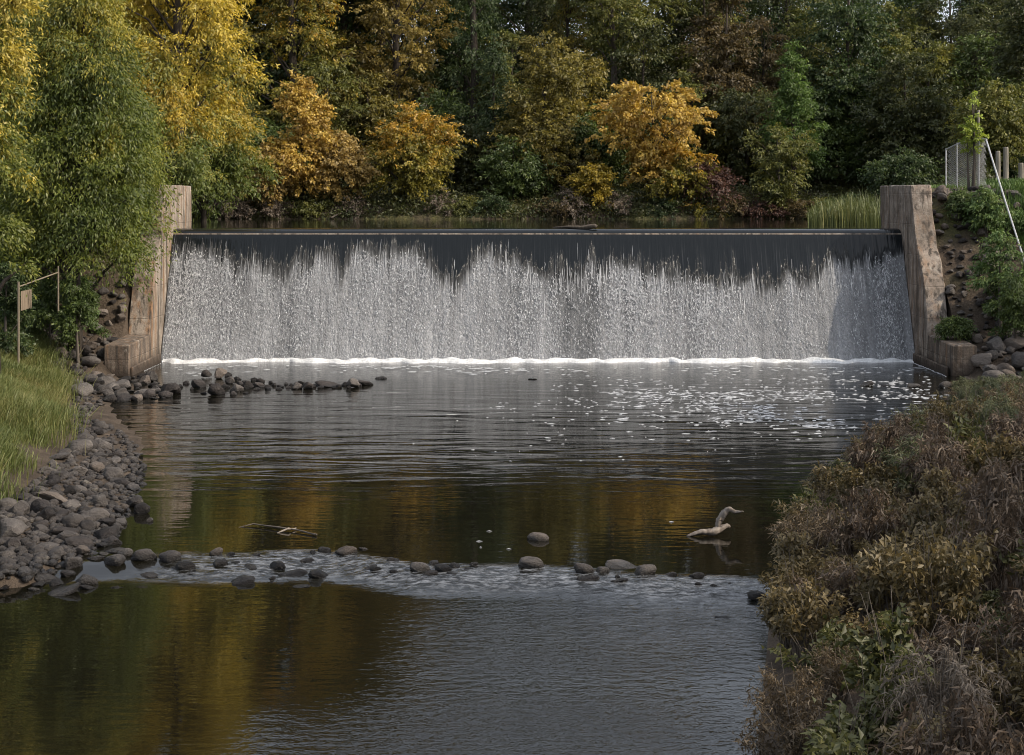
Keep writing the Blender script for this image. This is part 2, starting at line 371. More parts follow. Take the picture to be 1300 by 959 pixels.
def water_mat(name, pond=False):
    t = N(name); p = t.pos(); x, y, z = t.sep(p)[:3]
    rng = lambda v, a, b: t.n('MapRange', {0: v, 1: a, 2: b}, interpolation_type='SMOOTHSTEP').outputs[0]
    tail = t.noise(t.scale(p, (.22, .9, 1)), 1.0, 3, .5)
    w1 = t.noise(t.scale(p, (.46, 1.5, 1)), 1.0, 1, .4, .5)           # long cross-river ripples
    w2 = t.noise(t.scale(p, (1.5, 5.0, 1)), 1.0, 2, .5, .4)
    w3 = t.noise(t.scale(p, (4.2, 6.8, 1)), 1.0, 3, .6)                # fine chop
    if pond:
        h = t.math('ADD', t.math('MULTIPLY', w1, .25), t.math('MULTIPLY', w2, .08))
        f = 0.0; base = (.012, .012, .008)
    else:
        a1 = t.math('ADD', t.math('MULTIPLY', t.attr('rip'), 1.35), .05)
        a3, rif, up = t.attr('chop'), t.attr('rif'), t.attr('upm')
        h = t.math('ADD', t.math('MULTIPLY', w1, a1), t.math('MULTIPLY', w2, t.math('ADD', .05, t.math('MULTIPLY', a1, .16))))
        a4 = t.math('ADD', t.math('ADD', t.math('MULTIPLY', a3, .85), t.math('MULTIPLY', rif, .7)), t.math('ADD', t.math('MULTIPLY', up, .28), .015))
        h = t.math('ADD', h, t.math('MULTIPLY', w3, a4))
        fr = t.noise(t.scale(p, (3.6, 9.5, 1)), 1.0, 5, .75)
        f = t.math('MULTIPLY', t.math('MULTIPLY', rif, t.ramp(fr, [(.46, 0), (.70, 1)])), .36)
        base = t.mix(f, (.006, .0055, .0035), (.62, .65, .70))
    pb = t.n('BsdfPrincipled', {'Roughness': .02, 'IOR': 1.333})
    if isinstance(base, tuple): pb.inputs['Base Color'].default_value = (*base, 1)
    else:
        t.t.links.new(base, pb.inputs['Base Color'])
        t.t.links.new(t.math('ADD', .02, t.math('MULTIPLY', f, .8)), pb.inputs['Roughness'])
    b = t.n('Bump', {'Strength': 1.0, 'Distance': .045, 'Height': h}); t.t.links.new(b.outputs[0], pb.inputs['Normal'])
    return t.done(pb.outputs[0])
M['river'] = water_mat('river water'); M['pond'] = water_mat('pond water', True)

# ------------------------------------------------------------------ terrain
YL = [-60, 20, 27.3, 28.3, 30, 32, 35, 39, 44, 50, 54, 57, 60, 66]
XL = [-14, -13, -11.5, -8.8, -7.9, -7.8, -8.2, -8.9, -9.9, -12.2, -13.2, -13.6, -14.5, -14.5]
YR = [-60, 14, 20, 27, 32, 36, 39, 42, 47, 54, 58, 60, 66]
XR = [3.5, 3.2, 3.5, 4.8, 6.0, 7.5, 8.8, 10.2, 12.9, 15.0, 16.3, 16.6, 16.6]
PL = [(-2, -.9), (0, 0), (1.2, .16), (2.6, .40), (4.2, 1.05), (7, 1.9), (12, 3.0), (30, 5.5), (200, 16)]
PR = [(-2, -.9), (0, .02), (1, .25), (3, .65), (6, 1.1), (12, 1.9), (20, 3.2), (40, 6), (200, 16)]
def bankz(d, P): return np.interp(d, [p[0] for p in P], [p[1] for p in P])
def ground(x, y):
    x = np.asarray(x, float); y = np.asarray(y, float)
    xl = np.interp(y, YL, XL); xr = np.interp(y, YR, XR)
    wob = vnoise(x * .8, y * .8, 4) * .10 + vnoise(x * .25, y * .25, 5) * .12
    low = np.maximum(bankz(xl - x, PL), np.where(x > xr, bankz(x - xr, PR) * np.interp(y, [40, 52, 58, 60], [1, .30, .25, .45]), bankz(x - xr, PR)))
    low = np.maximum(low, -1.2) + wob * sstep(-.5, 2.5, low)
    # the rip-rapped ramps beside the wing walls
    s = sstep(0, 1, 0) + np.interp(y, [58, 60.5, 62.2, 67.2, 69], [0, .10, .16, .93, 1.0])
    s = np.where((x > -14.98) & (x < 17.0) & (y < 66), 0, s)
    hi_l = 6.35 + .04 * np.clip(-x - 15, 0, 60); hi_r = 6.95 + .02 * np.clip(x - 17, 0, 60)
    # pond basin
    pl = np.interp(y, [66, 72, 80, 96], [-14.8, -14.9, -16.5, -19.5]); pr = np.interp(y, [66, 72, 80, 96], [16.9, 17.0, 18.2, 22])
    far = 96.3 + vnoise(x * .35, x * 0, 9) * .7
    dpond = np.minimum(np.minimum(x - pl, pr - x), far - y)            # >0 inside the pond
    up = np.where(x < 0, hi_l, hi_r)
    back = np.interp(y, [96, 99, 106, 125, 160, 400], [6.0, 6.3, 7.4, 9.5, 15, 40])
    up = np.where(y > 96, np.maximum(up * 0 + back, np.where(y < 102, 5.9, 0)), up)
    up = up + wob * .8
    upz = np.where(dpond > 0, np.maximum(5.22 - dpond * 1.2, 3.6), np.minimum(up, 5.22 - dpond * .75))
    upz = np.where((y < 72.0) & (x < 0) & (x < -14.9), up, upz); upz = np.where((y < 72.0) & (x > 17), up, upz)
    inside = (x > -14.6) & (x < 16.7)
    z = low * (1 - s) + upz * s
    z = np.where(inside & (y >= 62) & (y < 68.5), -1.2, z)
    return z
def gz(x, y): return float(ground(x, y))

def axis(bands):
    o = []
    for a, b, st in bands: o += list(np.arange(a, b, st))
    return np.array(o + [bands[-1][1]])
gx = axis([(-400, -80, 40), (-80, -34, 4), (-34, 34, .45), (34, 80, 4), (80, 400, 40)])
gy = axis([(-120, 8, 8), (8, 70, .45), (70, 75, .5), (75, 104, .7), (104, 160, 4), (160, 600, 40)])
def grid_mesh(name, X, Y, Z, mat, attrs=None, smooth=True):
    ny, nx = X.shape
    i = np.arange(nx * ny).reshape(ny, nx)
    Q = np.stack([i[:-1, :-1], i[:-1, 1:], i[1:, 1:], i[1:, :-1]], -1).reshape(-1, 4)
    return qmesh(name, np.stack([X, Y, Z], -1).reshape(-1, 3), Q, mat, attrs, smooth)
X, Y = np.meshgrid(gx, gy)
tag(mobj('ground', grid_mesh('ground', X, Y, ground(X, Y), M['ground'])), kind='structure')

# river below the weir: drops a little over the line of stones
rx_ = axis([(-60, -20, 4), (-20, 20, .2), (20, 60, 4)]); ry_ = axis([(-60, 12, 6), (12, 24, .4), (24, 31, .10), (31, 66.5, .4)])
X, Y = np.meshgrid(rx_, ry_)
def weir_y(x): return np.interp(x, [-9, -6.5, -4.5, -3.1, -1.65, .35, 1.5, 3.2, 5, 9], [29.6, 29.9, 30.2, 30.0, 29.1, 28.9, 28.5, 28.1, 27.8, 27.2]) + .22 * vnoise(np.asarray(x) * 2.2, np.asarray(x) * 0, 33)
def river_z(x, y):
    return -.20 * (1 - sstep(-1.7, .1, y - weir_y(x)))
dw_ = Y - weir_y(X)
rif = sstep(.12, -.12, dw_) * sstep(-1.9 - .5 * vnoise(X, X * 0, 34), -.7, dw_) * sstep(-7.2, -5.6, X + .6 * vnoise(X * 0, Y * 2, 36))
rif = np.maximum(rif, sstep(.1, -.4, dw_) * sstep(-4.2, -2.2, dw_ + .5 * vnoise(X, Y, 35)) * sstep(-.5, 2.5, X) * .40)
chop = (1 - .55 * sstep(1.5, 3.2, X) * sstep(25.5, 22.5, Y)) * np.clip(.75 + .5 * vnoise(X * .8, Y * 1.3, 40), .2, 1.2) * sstep(-.6, -2.2, dw_) * sstep(-3.6, .6, X + .9 * vnoise(X * .7, Y * .7, 37) - (Y - 24) * .12)
rip = sstep(31, 43, Y + 2.5 * vnoise(X * .3, Y * .3, 39)) * sstep(60, 50, Y) * np.clip(.72 + .4 * vnoise(X * .25, Y * .5, 38), .25, 1.1)
upm = sstep(53, 62, Y)
Zr = river_z(X, Y) + rif * (.022 * vnoise(X * 4, Y * 7, 31) + .014 * vnoise(X * 9, Y * 14, 32))
tag(mobj('river_water', grid_mesh('river_water', X, Y, Zr, M['river'], {k_: ('POINT', v_.ravel()) for k_, v_ in (('rif', rif), ('chop', chop), ('rip', rip), ('upm', upm))})), kind='structure')
X, Y = np.meshgrid(np.linspace(-30, 34, 40), np.linspace(68.55, 104, 40))
tag(mobj('pond_water', grid_mesh('pond_water', X, Y, X * 0 + 5.27, M['pond'])), kind='structure')

# ------------------------------------------------------------------ weir, wing walls, falling sheet
FOOT, CREST = 65.0, 67.4
IXL, IXR = -14.1, 16.2
mb = MB()
prof = [(FOOT + .16, -1.0), (CREST + .05, 5.08), (CREST + .9, 5.08), (CREST + 1.15, 4.5), (CREST + 2.5, -1.0)]
n = len(prof)
mb.add([(IXL - .02, y, z) for y, z in prof] + [(IXR + .02, y, z) for y, z in prof],
       [tuple(range(n)), tuple(range(2 * n - 1, n - 1, -1))] + [(i, i + n, (i + 1) % n + n, (i + 1) % n) for i in range(n)])
wr = mb.build('weir', M['concrete_right'])
tag(wr, 'long concrete weir hidden beneath the falling sheet of water', 'weir')

def wall_piece(P, x0, x1, name, mat, parent, jag=0.0, seed=0, step=.28):
    """extruded (y,z) outline, cut fine enough to carry worn edges"""
    import bmesh
    bm = bmesh.new(); k = len(P)
    a = [bm.verts.new((x0, y, z)) for y, z in P]; b = [bm.verts.new((x1, y, z)) for y, z in P]
    bm.faces.new(a); bm.faces.new(b[::-1])
    for i in range(k): bm.faces.new((a[i], b[i], b[(i + 1) % k], a[(i + 1) % k]))
    bmesh.ops.recalc_face_normals(bm, faces=bm.faces)
    bmesh.ops.bevel(bm, geom=list(bm.edges), offset=.035, segments=1, affect='EDGES')
    bmesh.ops.triangulate(bm, faces=[f for f in bm.faces if len(f.verts) > 4])
    for _ in range(5):
        es = [e for e in bm.edges if e.calc_length() > step * 1.6]
        if not es: break
        bmesh.ops.subdivide_edges(bm, edges=es, cuts=1, use_grid_fill=True)
        bmesh.ops.triangulate(bm, faces=[f for f in bm.faces if len(f.verts) > 4])
    bm.normal_update()
    from mathutils import noise as mn
    for v in bm.verts:
        q = v.co * 1.1 + Vector((seed, 0, 0))
        w = mn.noise(q) * .6 + mn.noise(q * 3.1) * .4
        v.co += v.normal * (w * .03 + (jag * (mn.noise(q * 1.7) - .1) if jag else 0))
    m = bpy.data.meshes.new(name); bm.to_mesh(m); bm.free(); m.materials.append(mat)
    return mobj(name, m, parent)
WALL = [(63.2, -.8), (63.2, 1.30), (64.0, 3.4), (65.3, 5.05), (66.05, 7.08), (71.4, 7.08), (71.4, -.8)]
BLOCK = [(59.7, -.8), (59.7, 1.13), (63.195, 1.24), (63.195, -.8)]
for side in (0, 1):
    x0, x1 = ((IXL - .86, IXL), (IXR, IXR + .84))[side]
    mat = M['concrete_left' if side == 0 else 'concrete_right']
    lab = ('sunlit tan concrete wing wall at the left end of the weir', 'shaded grey crumbling wing wall at the right end of the weir')[side]
    r = empty('wing_wall', ((x0 + x1) / 2, 63, 0), lab, 'wing wall')
    def mk(P, a, b, nm, jag=0.0, sd=0):
        o = wall_piece(P, a, b, nm, M['concrete_shaded'] if nm != 'wall' else mat, None, jag, sd); o.parent = r; o.matrix_parent_inverse = r.matrix_world.inverted()
        o.location = (0, 0, 0); o.matrix_parent_inverse.translation = -r.location
        return o
    mk(WALL, x0, x1, 'wall', .05 if side else .015, 3 + side * 9)
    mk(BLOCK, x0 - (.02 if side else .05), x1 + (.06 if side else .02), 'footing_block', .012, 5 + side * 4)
    fx0, fx1 = ((x1 + .022, x1 + .10), (x0 - .20, x0 - .085))[side]
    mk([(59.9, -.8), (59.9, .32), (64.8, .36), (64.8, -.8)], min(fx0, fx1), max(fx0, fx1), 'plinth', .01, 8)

# sheet of water over the weir
onpx = [200, 232, 262, 280, 296, 312, 322, 336, 345, 356, 366, 374, 384, 398, 412, 426, 434, 442, 480, 528, 540, 560, 580, 592, 604, 618, 640, 664, 678, 692, 710, 726, 742, 756, 770, 786, 800, 822, 842, 860, 884, 910, 930, 950, 972, 992, 1000, 1010, 1026, 1044, 1052, 1066, 1100, 1140, 1170]
onpy = [318, 316, 314, 326, 334, 338, 316, 334, 348, 350, 346, 312, 336, 332, 318, 322, 352, 314, 312, 314, 338, 354, 352, 346, 318, 316, 330, 332, 346, 356, 346, 352, 338, 330, 346, 338, 340, 350, 352, 356, 364, 366, 362, 364, 372, 368, 336, 356, 366, 356, 322, 330, 322, 318, 318]
uu = np.linspace(IXL + .03, IXR - .03, 520)
pr_ = [(CREST + 1.2, 5.272), (CREST + .8, 5.268), (CREST + .45, 5.25), (CREST + .2, 5.19), (CREST + .05, 5.06), (CREST - .08, 4.86)]
for k in range(1, 60):
    tt = k / 59; pr_.append((CREST - .08 - (CREST - .08 - FOOT) * tt, 4.86 * (1 - tt) - .12 * tt))
pr_ = np.array(pr_); vv = np.concatenate([[0], np.cumsum(np.hypot(*np.diff(pr_, axis=0).T))])
vv = vv - vv[3]
U, Vd = np.meshgrid(uu, vv); PY = np.repeat(pr_[:, :1], len(uu), 1); PZ = np.repeat(pr_[:, 1:], len(uu), 1)
pxu = CX + U * F / 66.6
ox = pxu + 5 * vnoise(U * 3.1, U * 0, 91); ni = np.abs(ox[0][:, None] - np.array(onpx)[None]).argmin(1)
ons = np.repeat(((.35 * np.interp(ox[0], onpx, onpy) + .65 * np.array(onpy)[ni]) - 290)[None], len(vv), 0) / 170 * 5.85
def vn1(n, cells, seed):
    r = np.random.default_rng(seed).uniform(-1, 1, cells + 2); q = np.linspace(0, cells, n); k = q.astype(int); f = q - k; f = f * f * (3 - 2 * f)
    return r[k] * (1 - f) + r[k + 1] * f
nc = len(uu); o1 = np.convolve(np.pad(ons[0], 4, 'edge'), np.ones(9) / 9, 'valid')
o1 = o1 * .9 + vn1(nc, 60, 1) * .15 + vn1(nc, 140, 2) * .15 + vn1(nc, 300, 3) * .15
o1 = o1.mean() * .18 + o1 * .82
ons = np.repeat(np.maximum(o1, .5)[None], len(vv), 0); soft = np.repeat((1.0 + .6 * vn1(nc, 90, 4))[None], len(vv), 0)
foam = sstep(-.95, 1.25, (Vd - ons) / soft)
bulge = (vnoise(U * 2.3, Vd * .5, 50) * .03 + vnoise(U * 6, Vd * 2.5, 51) * .025) * sstep(.2, 2.5, Vd)
PY2 = PY - bulge; 
tag(mobj('waterfall', grid_mesh('waterfall', U, PY2, PZ, M['fall'], {'u': ('POINT', U.ravel()), 'v': ('POINT', Vd.ravel()), 'foam': ('POINT', foam.ravel())})), kind='structure')

# separate strands and beads of white water standing off the sheet
def fall_pt(uu_, v_):
    return np.stack([uu_, np.interp(v_, vv, pr_[:, 0]) - .03, np.interp(v_, vv, pr_[:, 1])], -1)
Rf = np.random.default_rng(88); on1 = ons[0]
SV = []; SQ = []
def ribbons(u0, v0, ln, wd, curve, nseg):
    n_ = len(u0); b0 = sum(len(a) for a in SV); ts = np.linspace(0, 1, nseg + 1); rows = []
    for k_, tt in enumerate(ts):
        w_ = wd * (np.sin(PI * min(max(tt, .04), .96)) ** .6); uc = u0 + curve * ((tt - .5) ** 2 - .25) * ln + Rf.normal(0, .006, n_)
        vcur = np.clip(v0 + ln * tt, -.1, 5.75); off = np.array([0, -.035, 0]) * math.sin(PI * tt)
        rows.append(np.stack([fall_pt(uc - w_ / 2, vcur) + off, fall_pt(uc + w_ / 2, vcur) + off], 1))
    A_ = np.stack(rows, 1).reshape(-1, 3); SV.append(A_)
    i_ = b0 + np.arange(n_)[:, None] * (2 * (nseg + 1))
    SQ.append(np.concatenate([i_ + np.array([[2 * k_, 2 * k_ + 1, 2 * k_ + 3, 2 * k_ + 2]]) for k_ in range(nseg)], 1).reshape(-1, 4))
colw = np.clip(.55 + .45 * vn1(nc, 26, 7) + .35 * vn1(nc, 110, 8), .08, 1.3)
colw *= 1 - .60 * np.exp(-((uu - 2.75) / .95) ** 4)
n_ = 170000; u_ = Rf.uniform(IXL + .1, IXR - .1, n_); v_ = Rf.uniform(.4, 5.7, n_); o_ = np.interp(u_, uu, on1); w_ = np.interp(u_, uu, colw)
clump = .5 + .5 * vnoise(u_ * 2.2, v_ * 1.6, 95) * vnoise(u_ * 4.7, v_ * 3.3, 96) + .28 * vnoise(u_ * .7, v_ * .5, 97)
ok_ = (Rf.random(n_) < w_ * np.clip(clump, .08, 1) * .62 * sstep(-.1, .9, v_ - o_))
u_, v_ = u_[ok_], v_[ok_]; n_ = len(u_)
ribbons(u_, v_, Rf.uniform(.04, .13, n_), Rf.uniform(.014, .040, n_), Rf.normal(0, 1.6, n_), 2)
n_ = 950; u_ = Rf.uniform(IXL + .1, IXR - .1, n_); o_ = np.interp(u_, uu, on1)
keep = Rf.random(n_) < np.clip(.2 + .9 * np.interp(u_, uu, np.clip(.5 + .8 * vn1(nc, 80, 12), 0, 1)), 0, 1); u_, o_ = u_[keep], o_[keep]; n_ = len(u_)
ribbons(u_, np.maximum(o_ + Rf.normal(.30, .38, n_), .45), Rf.uniform(.25, 1.1, n_), Rf.uniform(.005, .017, n_), Rf.normal(0, .06, n_), 3)
tag(mobj('falling_strands', qmesh('falling_strands', np.concatenate(SV), np.concatenate(SQ), M['strand'])), kind='stuff')

# boiling foam along the foot of the fall
fu = np.linspace(IXL + .12, IXR - .1, 900); ft = np.linspace(0, 1, 11)
U, T = np.meshgrid(fu, ft)
wid = .75 + .4 * vnoise(U * .9, U * 0, 60) + .3 * vnoise(U * 4, U * 0, 61)
hgt = .12 + .05 * vnoise(U * 1.1, U * 0, 62) + .06 * vnoise(U * 5, U * 0, 63)
Yf = FOOT + .28 - np.maximum(wid, .35) * T
Zf = np.maximum(hgt, .06) * np.sin(np.clip(T * .78 + .22, 0, 1) * PI) ** .8 + .03 * vnoise(U * 9, T * 6, 64) * (1 - T) - .01
tag(mobj('foam_line', grid_mesh('foam_line', U, Yf, Zf, M['foam'])), kind='stuff')

# flecks of foam drifting on the pool
R = np.random.default_rng(7)
V = []; Q = []
def fleck(x, y, lx, ly, z=.012):
    b = len(V); k = 8
    ph = R.uniform(0, 6.28)
    for i in range(k):
        a = 2 * PI * i / k; r = 1 + .35 * math.sin(2 * a + ph) + R.uniform(-.25, .25)
        V.append((x + lx * r * math.cos(a), y + ly * r * math.sin(a), z - .006))
    V.append((x, y, z + .010))
    for i in range(k): Q.append((b + i, b + (i + 1) % k, b + k))
def flecks(n_, px0, px1, py0, py1, s0, s1, clump=0):
    cs = [(R.uniform(px0, px1), R.uniform(py0, py1)) for _ in range(max(clump, 1))]
    for _ in range(n_):
        if clump:
            c = cs[R.integers(len(cs))]; px, py = c[0] + R.normal(0, 30), c[1] + R.normal(0, 3.2)
        else: px, py = R.uniform(px0, px1), R.uniform(py0, py1)
        if py < 464 or px > 1205: continue
        D = dwater(py); x = wx(px, D)
        if x > np.interp(D, YR, XR) - .3 or x > IXR - .3 and D > 59 or x < IXL + .3: continue
        s = R.uniform(s0, s1) ** 1.0
        fleck(x, D, s * R.uniform(1.0, 3.0) * .55, s * R.uniform(.45, .9) * (.5 if py > 575 else 1))
flecks(260, 690, 1180, 468, 560, .025, .09)
flecks(620, 780, 1170, 482, 545, .025, .12, 34)
flecks(240, 640, 1000, 486, 528, .02, .09, 16)
flecks(260, 215, 1165, 463, 472, .04, .16, 40)
flecks(40, 500, 1000, 520, 590, .02, .05)
flecks(5, 560, 1000, 660, 705, .02, .05)
for k in range(60):                                                     # thin white line along the right footing block
    y = 59.6 + k / 60 * 5; fleck(IXR - .24 - .05 * R.random(), y + R.uniform(-.1, .1), R.uniform(.01, .05), R.uniform(.03, .12))
for k in range(40):
    y = 61.3 + k / 40 * 3.6; fleck(IXL + .17 + .05 * R.random(), y + R.uniform(-.1, .1), R.uniform(.008, .02), R.uniform(.02, .08))
tag(mobj('floating_foam', qmesh('floating_foam', V, Q, M['foam_thin'])), kind='stuff')

# ------------------------------------------------------------------ leaves
def unit(v): return v / np.maximum(np.linalg.norm(v, axis=-1, keepdims=True), 1e-9)
def leaves(C, Dn, Nn, L, Wd, rng, curl=.25, two=False):
    """leaf blades at C pointing along Dn with normals near Nn"""
    n_ = len(C); Dn = unit(Dn); B = unit(np.cross(Nn, Dn)); Nn = np.cross(Dn, B)
    L = L * rng.uniform(.65, 1.25, (n_, 1)); Wd = Wd * rng.uniform(.7, 1.2, (n_, 1))
    tip = C + Dn * L - Nn * L * curl
    md = C + Dn * L * .45
    a = md + B * Wd * .5 + Nn * Wd * .18; b = md - B * Wd * .5 + Nn * Wd * .18
    if not two:
        V = np.stack([C, a, tip, b], 1).reshape(-1, 3)
        Q = np.arange(n_ * 4).reshape(-1, 4); return V, Q, 1
    mid = C + Dn * L * .5 - Nn * L * .02
    V = np.stack([C, a, tip, b, mid], 1).reshape(-1, 3)
    i = np.arange(n_)[:, None] * 5
    Q = np.concatenate([i + np.array([[0, 1, 2, 4]]), i + np.array([[0, 4, 2, 3]])], 1).reshape(-1, 4)
    return V, Q, 2

def crown_mesh(name, lobes, nspray, per, L, Wd, mat, rng, spray=.55, flat=.45, droop=.3, two=False, shell=.42, z0=0, z1=1, axis_xy=(0, 0)):
    """sprays of leaves through the outer part of overlapping lobes"""
    lb = np.array([(*c, r, q) for c, r, q in lobes], float)            # x y z radius z-squash
    w = lb[:, 3] ** 2; idx = rng.choice(len(lb), nspray, p=w / w.sum())
    d = unit(rng.normal(size=(nspray, 3)) + np.array([0, -.12, .18]))
    lump = 1 + .34 * np.sin(d[:, 0] * 5 + idx) * np.sin(d[:, 1] * 6 + idx * 2) + .2 * np.sin(d[:, 2] * 9 + d[:, 0] * 7 + idx)
    r = (rng.random(nspray) ** shell) * lump
    far_ = rng.random(nspray) < .10; r = np.where(far_, r * rng.uniform(1.1, 1.5, nspray), r)
    c = lb[idx, :3] + d * r[:, None] * lb[idx, 3:4] * np.stack([np.ones(nspray), np.ones(nspray), lb[idx, 4]], 1)
    out = c - np.array([axis_xy[0], axis_xy[1], 0]) * 1.0; out[:, 2] = 0
    out = unit(unit(out) * .8 + d * .7); out[:, 2] -= droop * rng.uniform(.2, 1.2, nspray); out = unit(out)
    sr = rng.random(nspray)
    k = per
    C = np.repeat(c, k, 0); O = np.repeat(out, k, 0); n_ = len(C)
    sz = np.repeat(rng.uniform(.6, 1.5, (nspray, 1)), k, 0)
    t = rng.uniform(-.7, 1, (n_, 1)); lat = rng.normal(0, .27 * spray, (n_, 3)) * sz * (1.15 - .7 * np.maximum(t, 0)); lat[:, 2] *= flat
    t = t * spray * sz; lat[:, 2] -= (np.maximum(t[:, 0], 0) ** 2) * droop * .55 / max(spray, .1)
    P = C + O * t + lat
    Dn = O * .9 + rng.normal(0, .62, (n_, 3)); Dn[:, 2] -= droop * .7
    Nn = rng.normal(0, .55, (n_, 3)) + np.array([.15, -.35, .75])
    V, Q, m = leaves(P, Dn, Nn, L, Wd, rng, two=two)
    rnd = np.clip(np.repeat(sr, k) * .5 + rng.random(n_) * .5, 0, 1)
    hg = (P[:, 2] - z0) / max(z1 - z0, .1)
    return qmesh(name, V, Q, mat, {'rnd': ('FACE', np.repeat(rnd, m)), 'hgt': ('FACE', np.repeat(hg, m))})

STY = {'round': ([0, .25, .55, .8, 1], [.55, .95, 1, .75, .28]),
       'tall': ([0, .2, .5, .8, 1], [.75, 1, .95, .72, .25]),
       'cone': ([0, .2, .5, .8, 1], [.85, 1, .68, .36, .08]),
       'vase': ([0, .25, .55, .8, 1], [.30, .6, 1, 1, .55]),
       'bush': ([0, .3, .6, 1], [1, 1, .85, .4]),
       'weep': ([0, .25, .55, .8, 1], [.9, 1, .95, .8, .35])}
def tree(name, label, mat, px, D, top, base, wpx, style='round', n=9000, L=.26, Wd=.12, group=None, cat='tree', bark='bark',
         nl=14, seed=None, spray=.7, droop=.3, lean=0.0, x=None, per=26, lob=(.17, .27), shell=.42, foot=None, depth=1.0):
    seed = int(abs(px) * 7 + D * 13 + abs(top)) if seed is None else seed
    rng = np.random.default_rng(seed)
    x = wx(px, D) if x is None else x
    g = gz(x, D) if foot is None else foot
    zt, zb = wz(top, D) - g, max(wz(base, D) - g, .1); w = wpx * D / F
    root = empty(name, (x, D, g), label, cat, group)
    # lobes of the crown
    lobes = []; h_, e_ = STY[style]; nl = int(nl * 2.1); lob = (lob[0] * .58, lob[1] * .72); n = int(n * 1.5); L *= .86; Wd *= .86; spray *= .75
    for i in range(nl):
        if rng.random() < .13: continue
        h = (i + rng.uniform(-.6, 1.6)) / nl; h = min(max(h, .01), .99)
        e = np.interp(h, h_, e_) * w / 2; r = w * rng.uniform(lob[0] * .8, lob[1] * 1.15) * (.55 + .45 * np.interp(h, h_, e_))
        r = min(r, (zt - zb) * .42)
        a = i * 2.4 + rng.uniform(-.5, .5); rad = max(e - r * .75, 0) * rng.uniform(.35, 1.0) ** .6
        z = zb + r * .6 + h * (zt - zb - r * 1.35)
        rad *= 1 + .22 * math.sin(a * 3 + h * 9 + seed)
        lobes.append(((math.cos(a) * rad + lean * h * w, math.sin(a) * rad * depth, z), r, rng.uniform(.65, .9)))
    lobes.append(((lean * w * .5, 0, zb + (zt - zb) * .5), w * .20, 1.3))
    # trunk and limbs
    mb = MB(); tr = max(.05, min(.30, zt * .017))
    tp = []
    for k in range(7):
        f = k / 6; tp.append((lean * w * f ** 2 + .05 * tr * 10 * math.sin(f * 5 + seed), .04 * math.sin(f * 4 + seed * 2) * tr * 10, -.25 + f * (zt * .86 + .25)))
    mb.tube(tp, [tr * (1.25 - 1.08 * (k / 6)) for k in range(7)], 7)
    for (c, r, q) in lobes[:-1]:
        f = max(.12, min(.8, (c[2] - abs(c[0] - tp[3][0]) * .8 - r * .3) / (zt * .86)))
        k = min(int(f * 6), 5); fr = f * 6 - k
        s = Vector(tp[k]).lerp(Vector(tp[k + 1]), fr); e = Vector(c) + Vector((0, 0, r * .25)); mid = s.lerp(e, .5) + Vector((rng.uniform(-.15, .15), rng.uniform(-.15, .15), .12 * (e - s).length))
        rr = tr * .42 * (1.1 - f)
        mb.tube([s, mid, e], [rr, rr * .65, rr * .2], 5, False)
        for _ in range(1):
            e2 = e + Vector((rng.normal(), rng.normal(), rng.uniform(-.2, .8))) * r * .6
            mb.tube([mid.lerp(e, .5), e2], [rr * .4, rr * .1], 4, False)
    mb.build('trunk', M[bark], root, True)
    mobj('crown', crown_mesh('crown', lobes, max(n // per, 8), per, L, Wd, M[mat], rng, spray, .45, droop, False, shell, zb, zt, (0, 0)), root)
    return root

def copy_tree(src, loc, rz, sc, label=None, group=None):
    r = src.copy(); COL.objects.link(r); r.location = loc; r.rotation_euler = (0, 0, rz); r.scale = sc
    if label: r['label'] = label
    if group: r['group'] = group
    for ch in list(src.children):
        c = ch.copy(); COL.objects.link(c); c.parent = r
    return r

# ------------------------------------------------------------------ trees of the far bank and the two sides
LAND = [(40, 'leftmost ashes'), (150, 'yellow topped ash'), (270, 'olive ash by the pond'), (383, 'pointed orange maple'), (521, 'round yellow tree'), (610, 'dark conifers'), (692, 'slender golden tree'),
        (785, 'pale bare trunk'), (850, 'bright orange maple'), (922, 'rusty oak'), (1006, 'green cone tree'), (1078, 'dark oak'), (1150, 'right wing wall'), (1230, 'chain link fence'), (1320, 'wooden posts')]
BG = 'trees on the bank behind the pond'
# nearest the camera, left bank
tree('ash_tree', 'golden leaved ash at the left edge, nearest the camera', 'ashside', -14, 50, -140, 350, 108, 'weep', 15000, .20, .066, spray=.6, droop=.55, nl=18, shell=.35)
tree('ash_tree', 'large green ash overhanging the left wing wall', 'ashgreen', 96, 60, -40, 350, 205, 'weep', 62000, .20, .062, spray=.85, droop=.7, nl=44, lob=(.15, .25), shell=.38, lean=.03)
tree('ash_tree', 'yellow green ash reaching right to the top of the left wing wall', 'greenyellow', 158, 66, 105, 335, 95, 'weep', 18000, .20, .064, spray=.75, droop=.7, nl=24, lob=(.2, .32), shell=.4, lean=.05)
tree('ash_tree', 'slim yellow green ash between the golden edge tree and the green ash', 'greenyellow', 30, 64, -60, 330, 110, 'weep', 18000, .21, .068, spray=.7, droop=.6, nl=24, lob=(.2, .3))
tree('ash_tree', 'ash with a bright yellow top above the left wing wall', 'goldtop', 222, 76, -260, 165, 235, 'tall', 34000, .26, .09, spray=.75, droop=.5, nl=28, lob=(.15, .24))
tree('ash_tree', 'olive green ash behind the left wing wall, reaching over the pond', 'greengold', 258, 84, 92, 272, 175, 'round', 20000, .25, .085, spray=.7, droop=.5, nl=22)
tree('ash_tree', 'lower yellow green ash in front of the yellow topped trunk', 'greengold', 212, 73.5, 88, 250, 125, 'round', 15000, .23, .075, spray=.75, droop=.6, nl=18)
tree('ash_tree', 'tall yellow green ash leaning in at the upper left corner', 'ashside', 66, 82, -330, 150, 250, 'tall', 26000, .30, .10, spray=.8, droop=.5, nl=24)
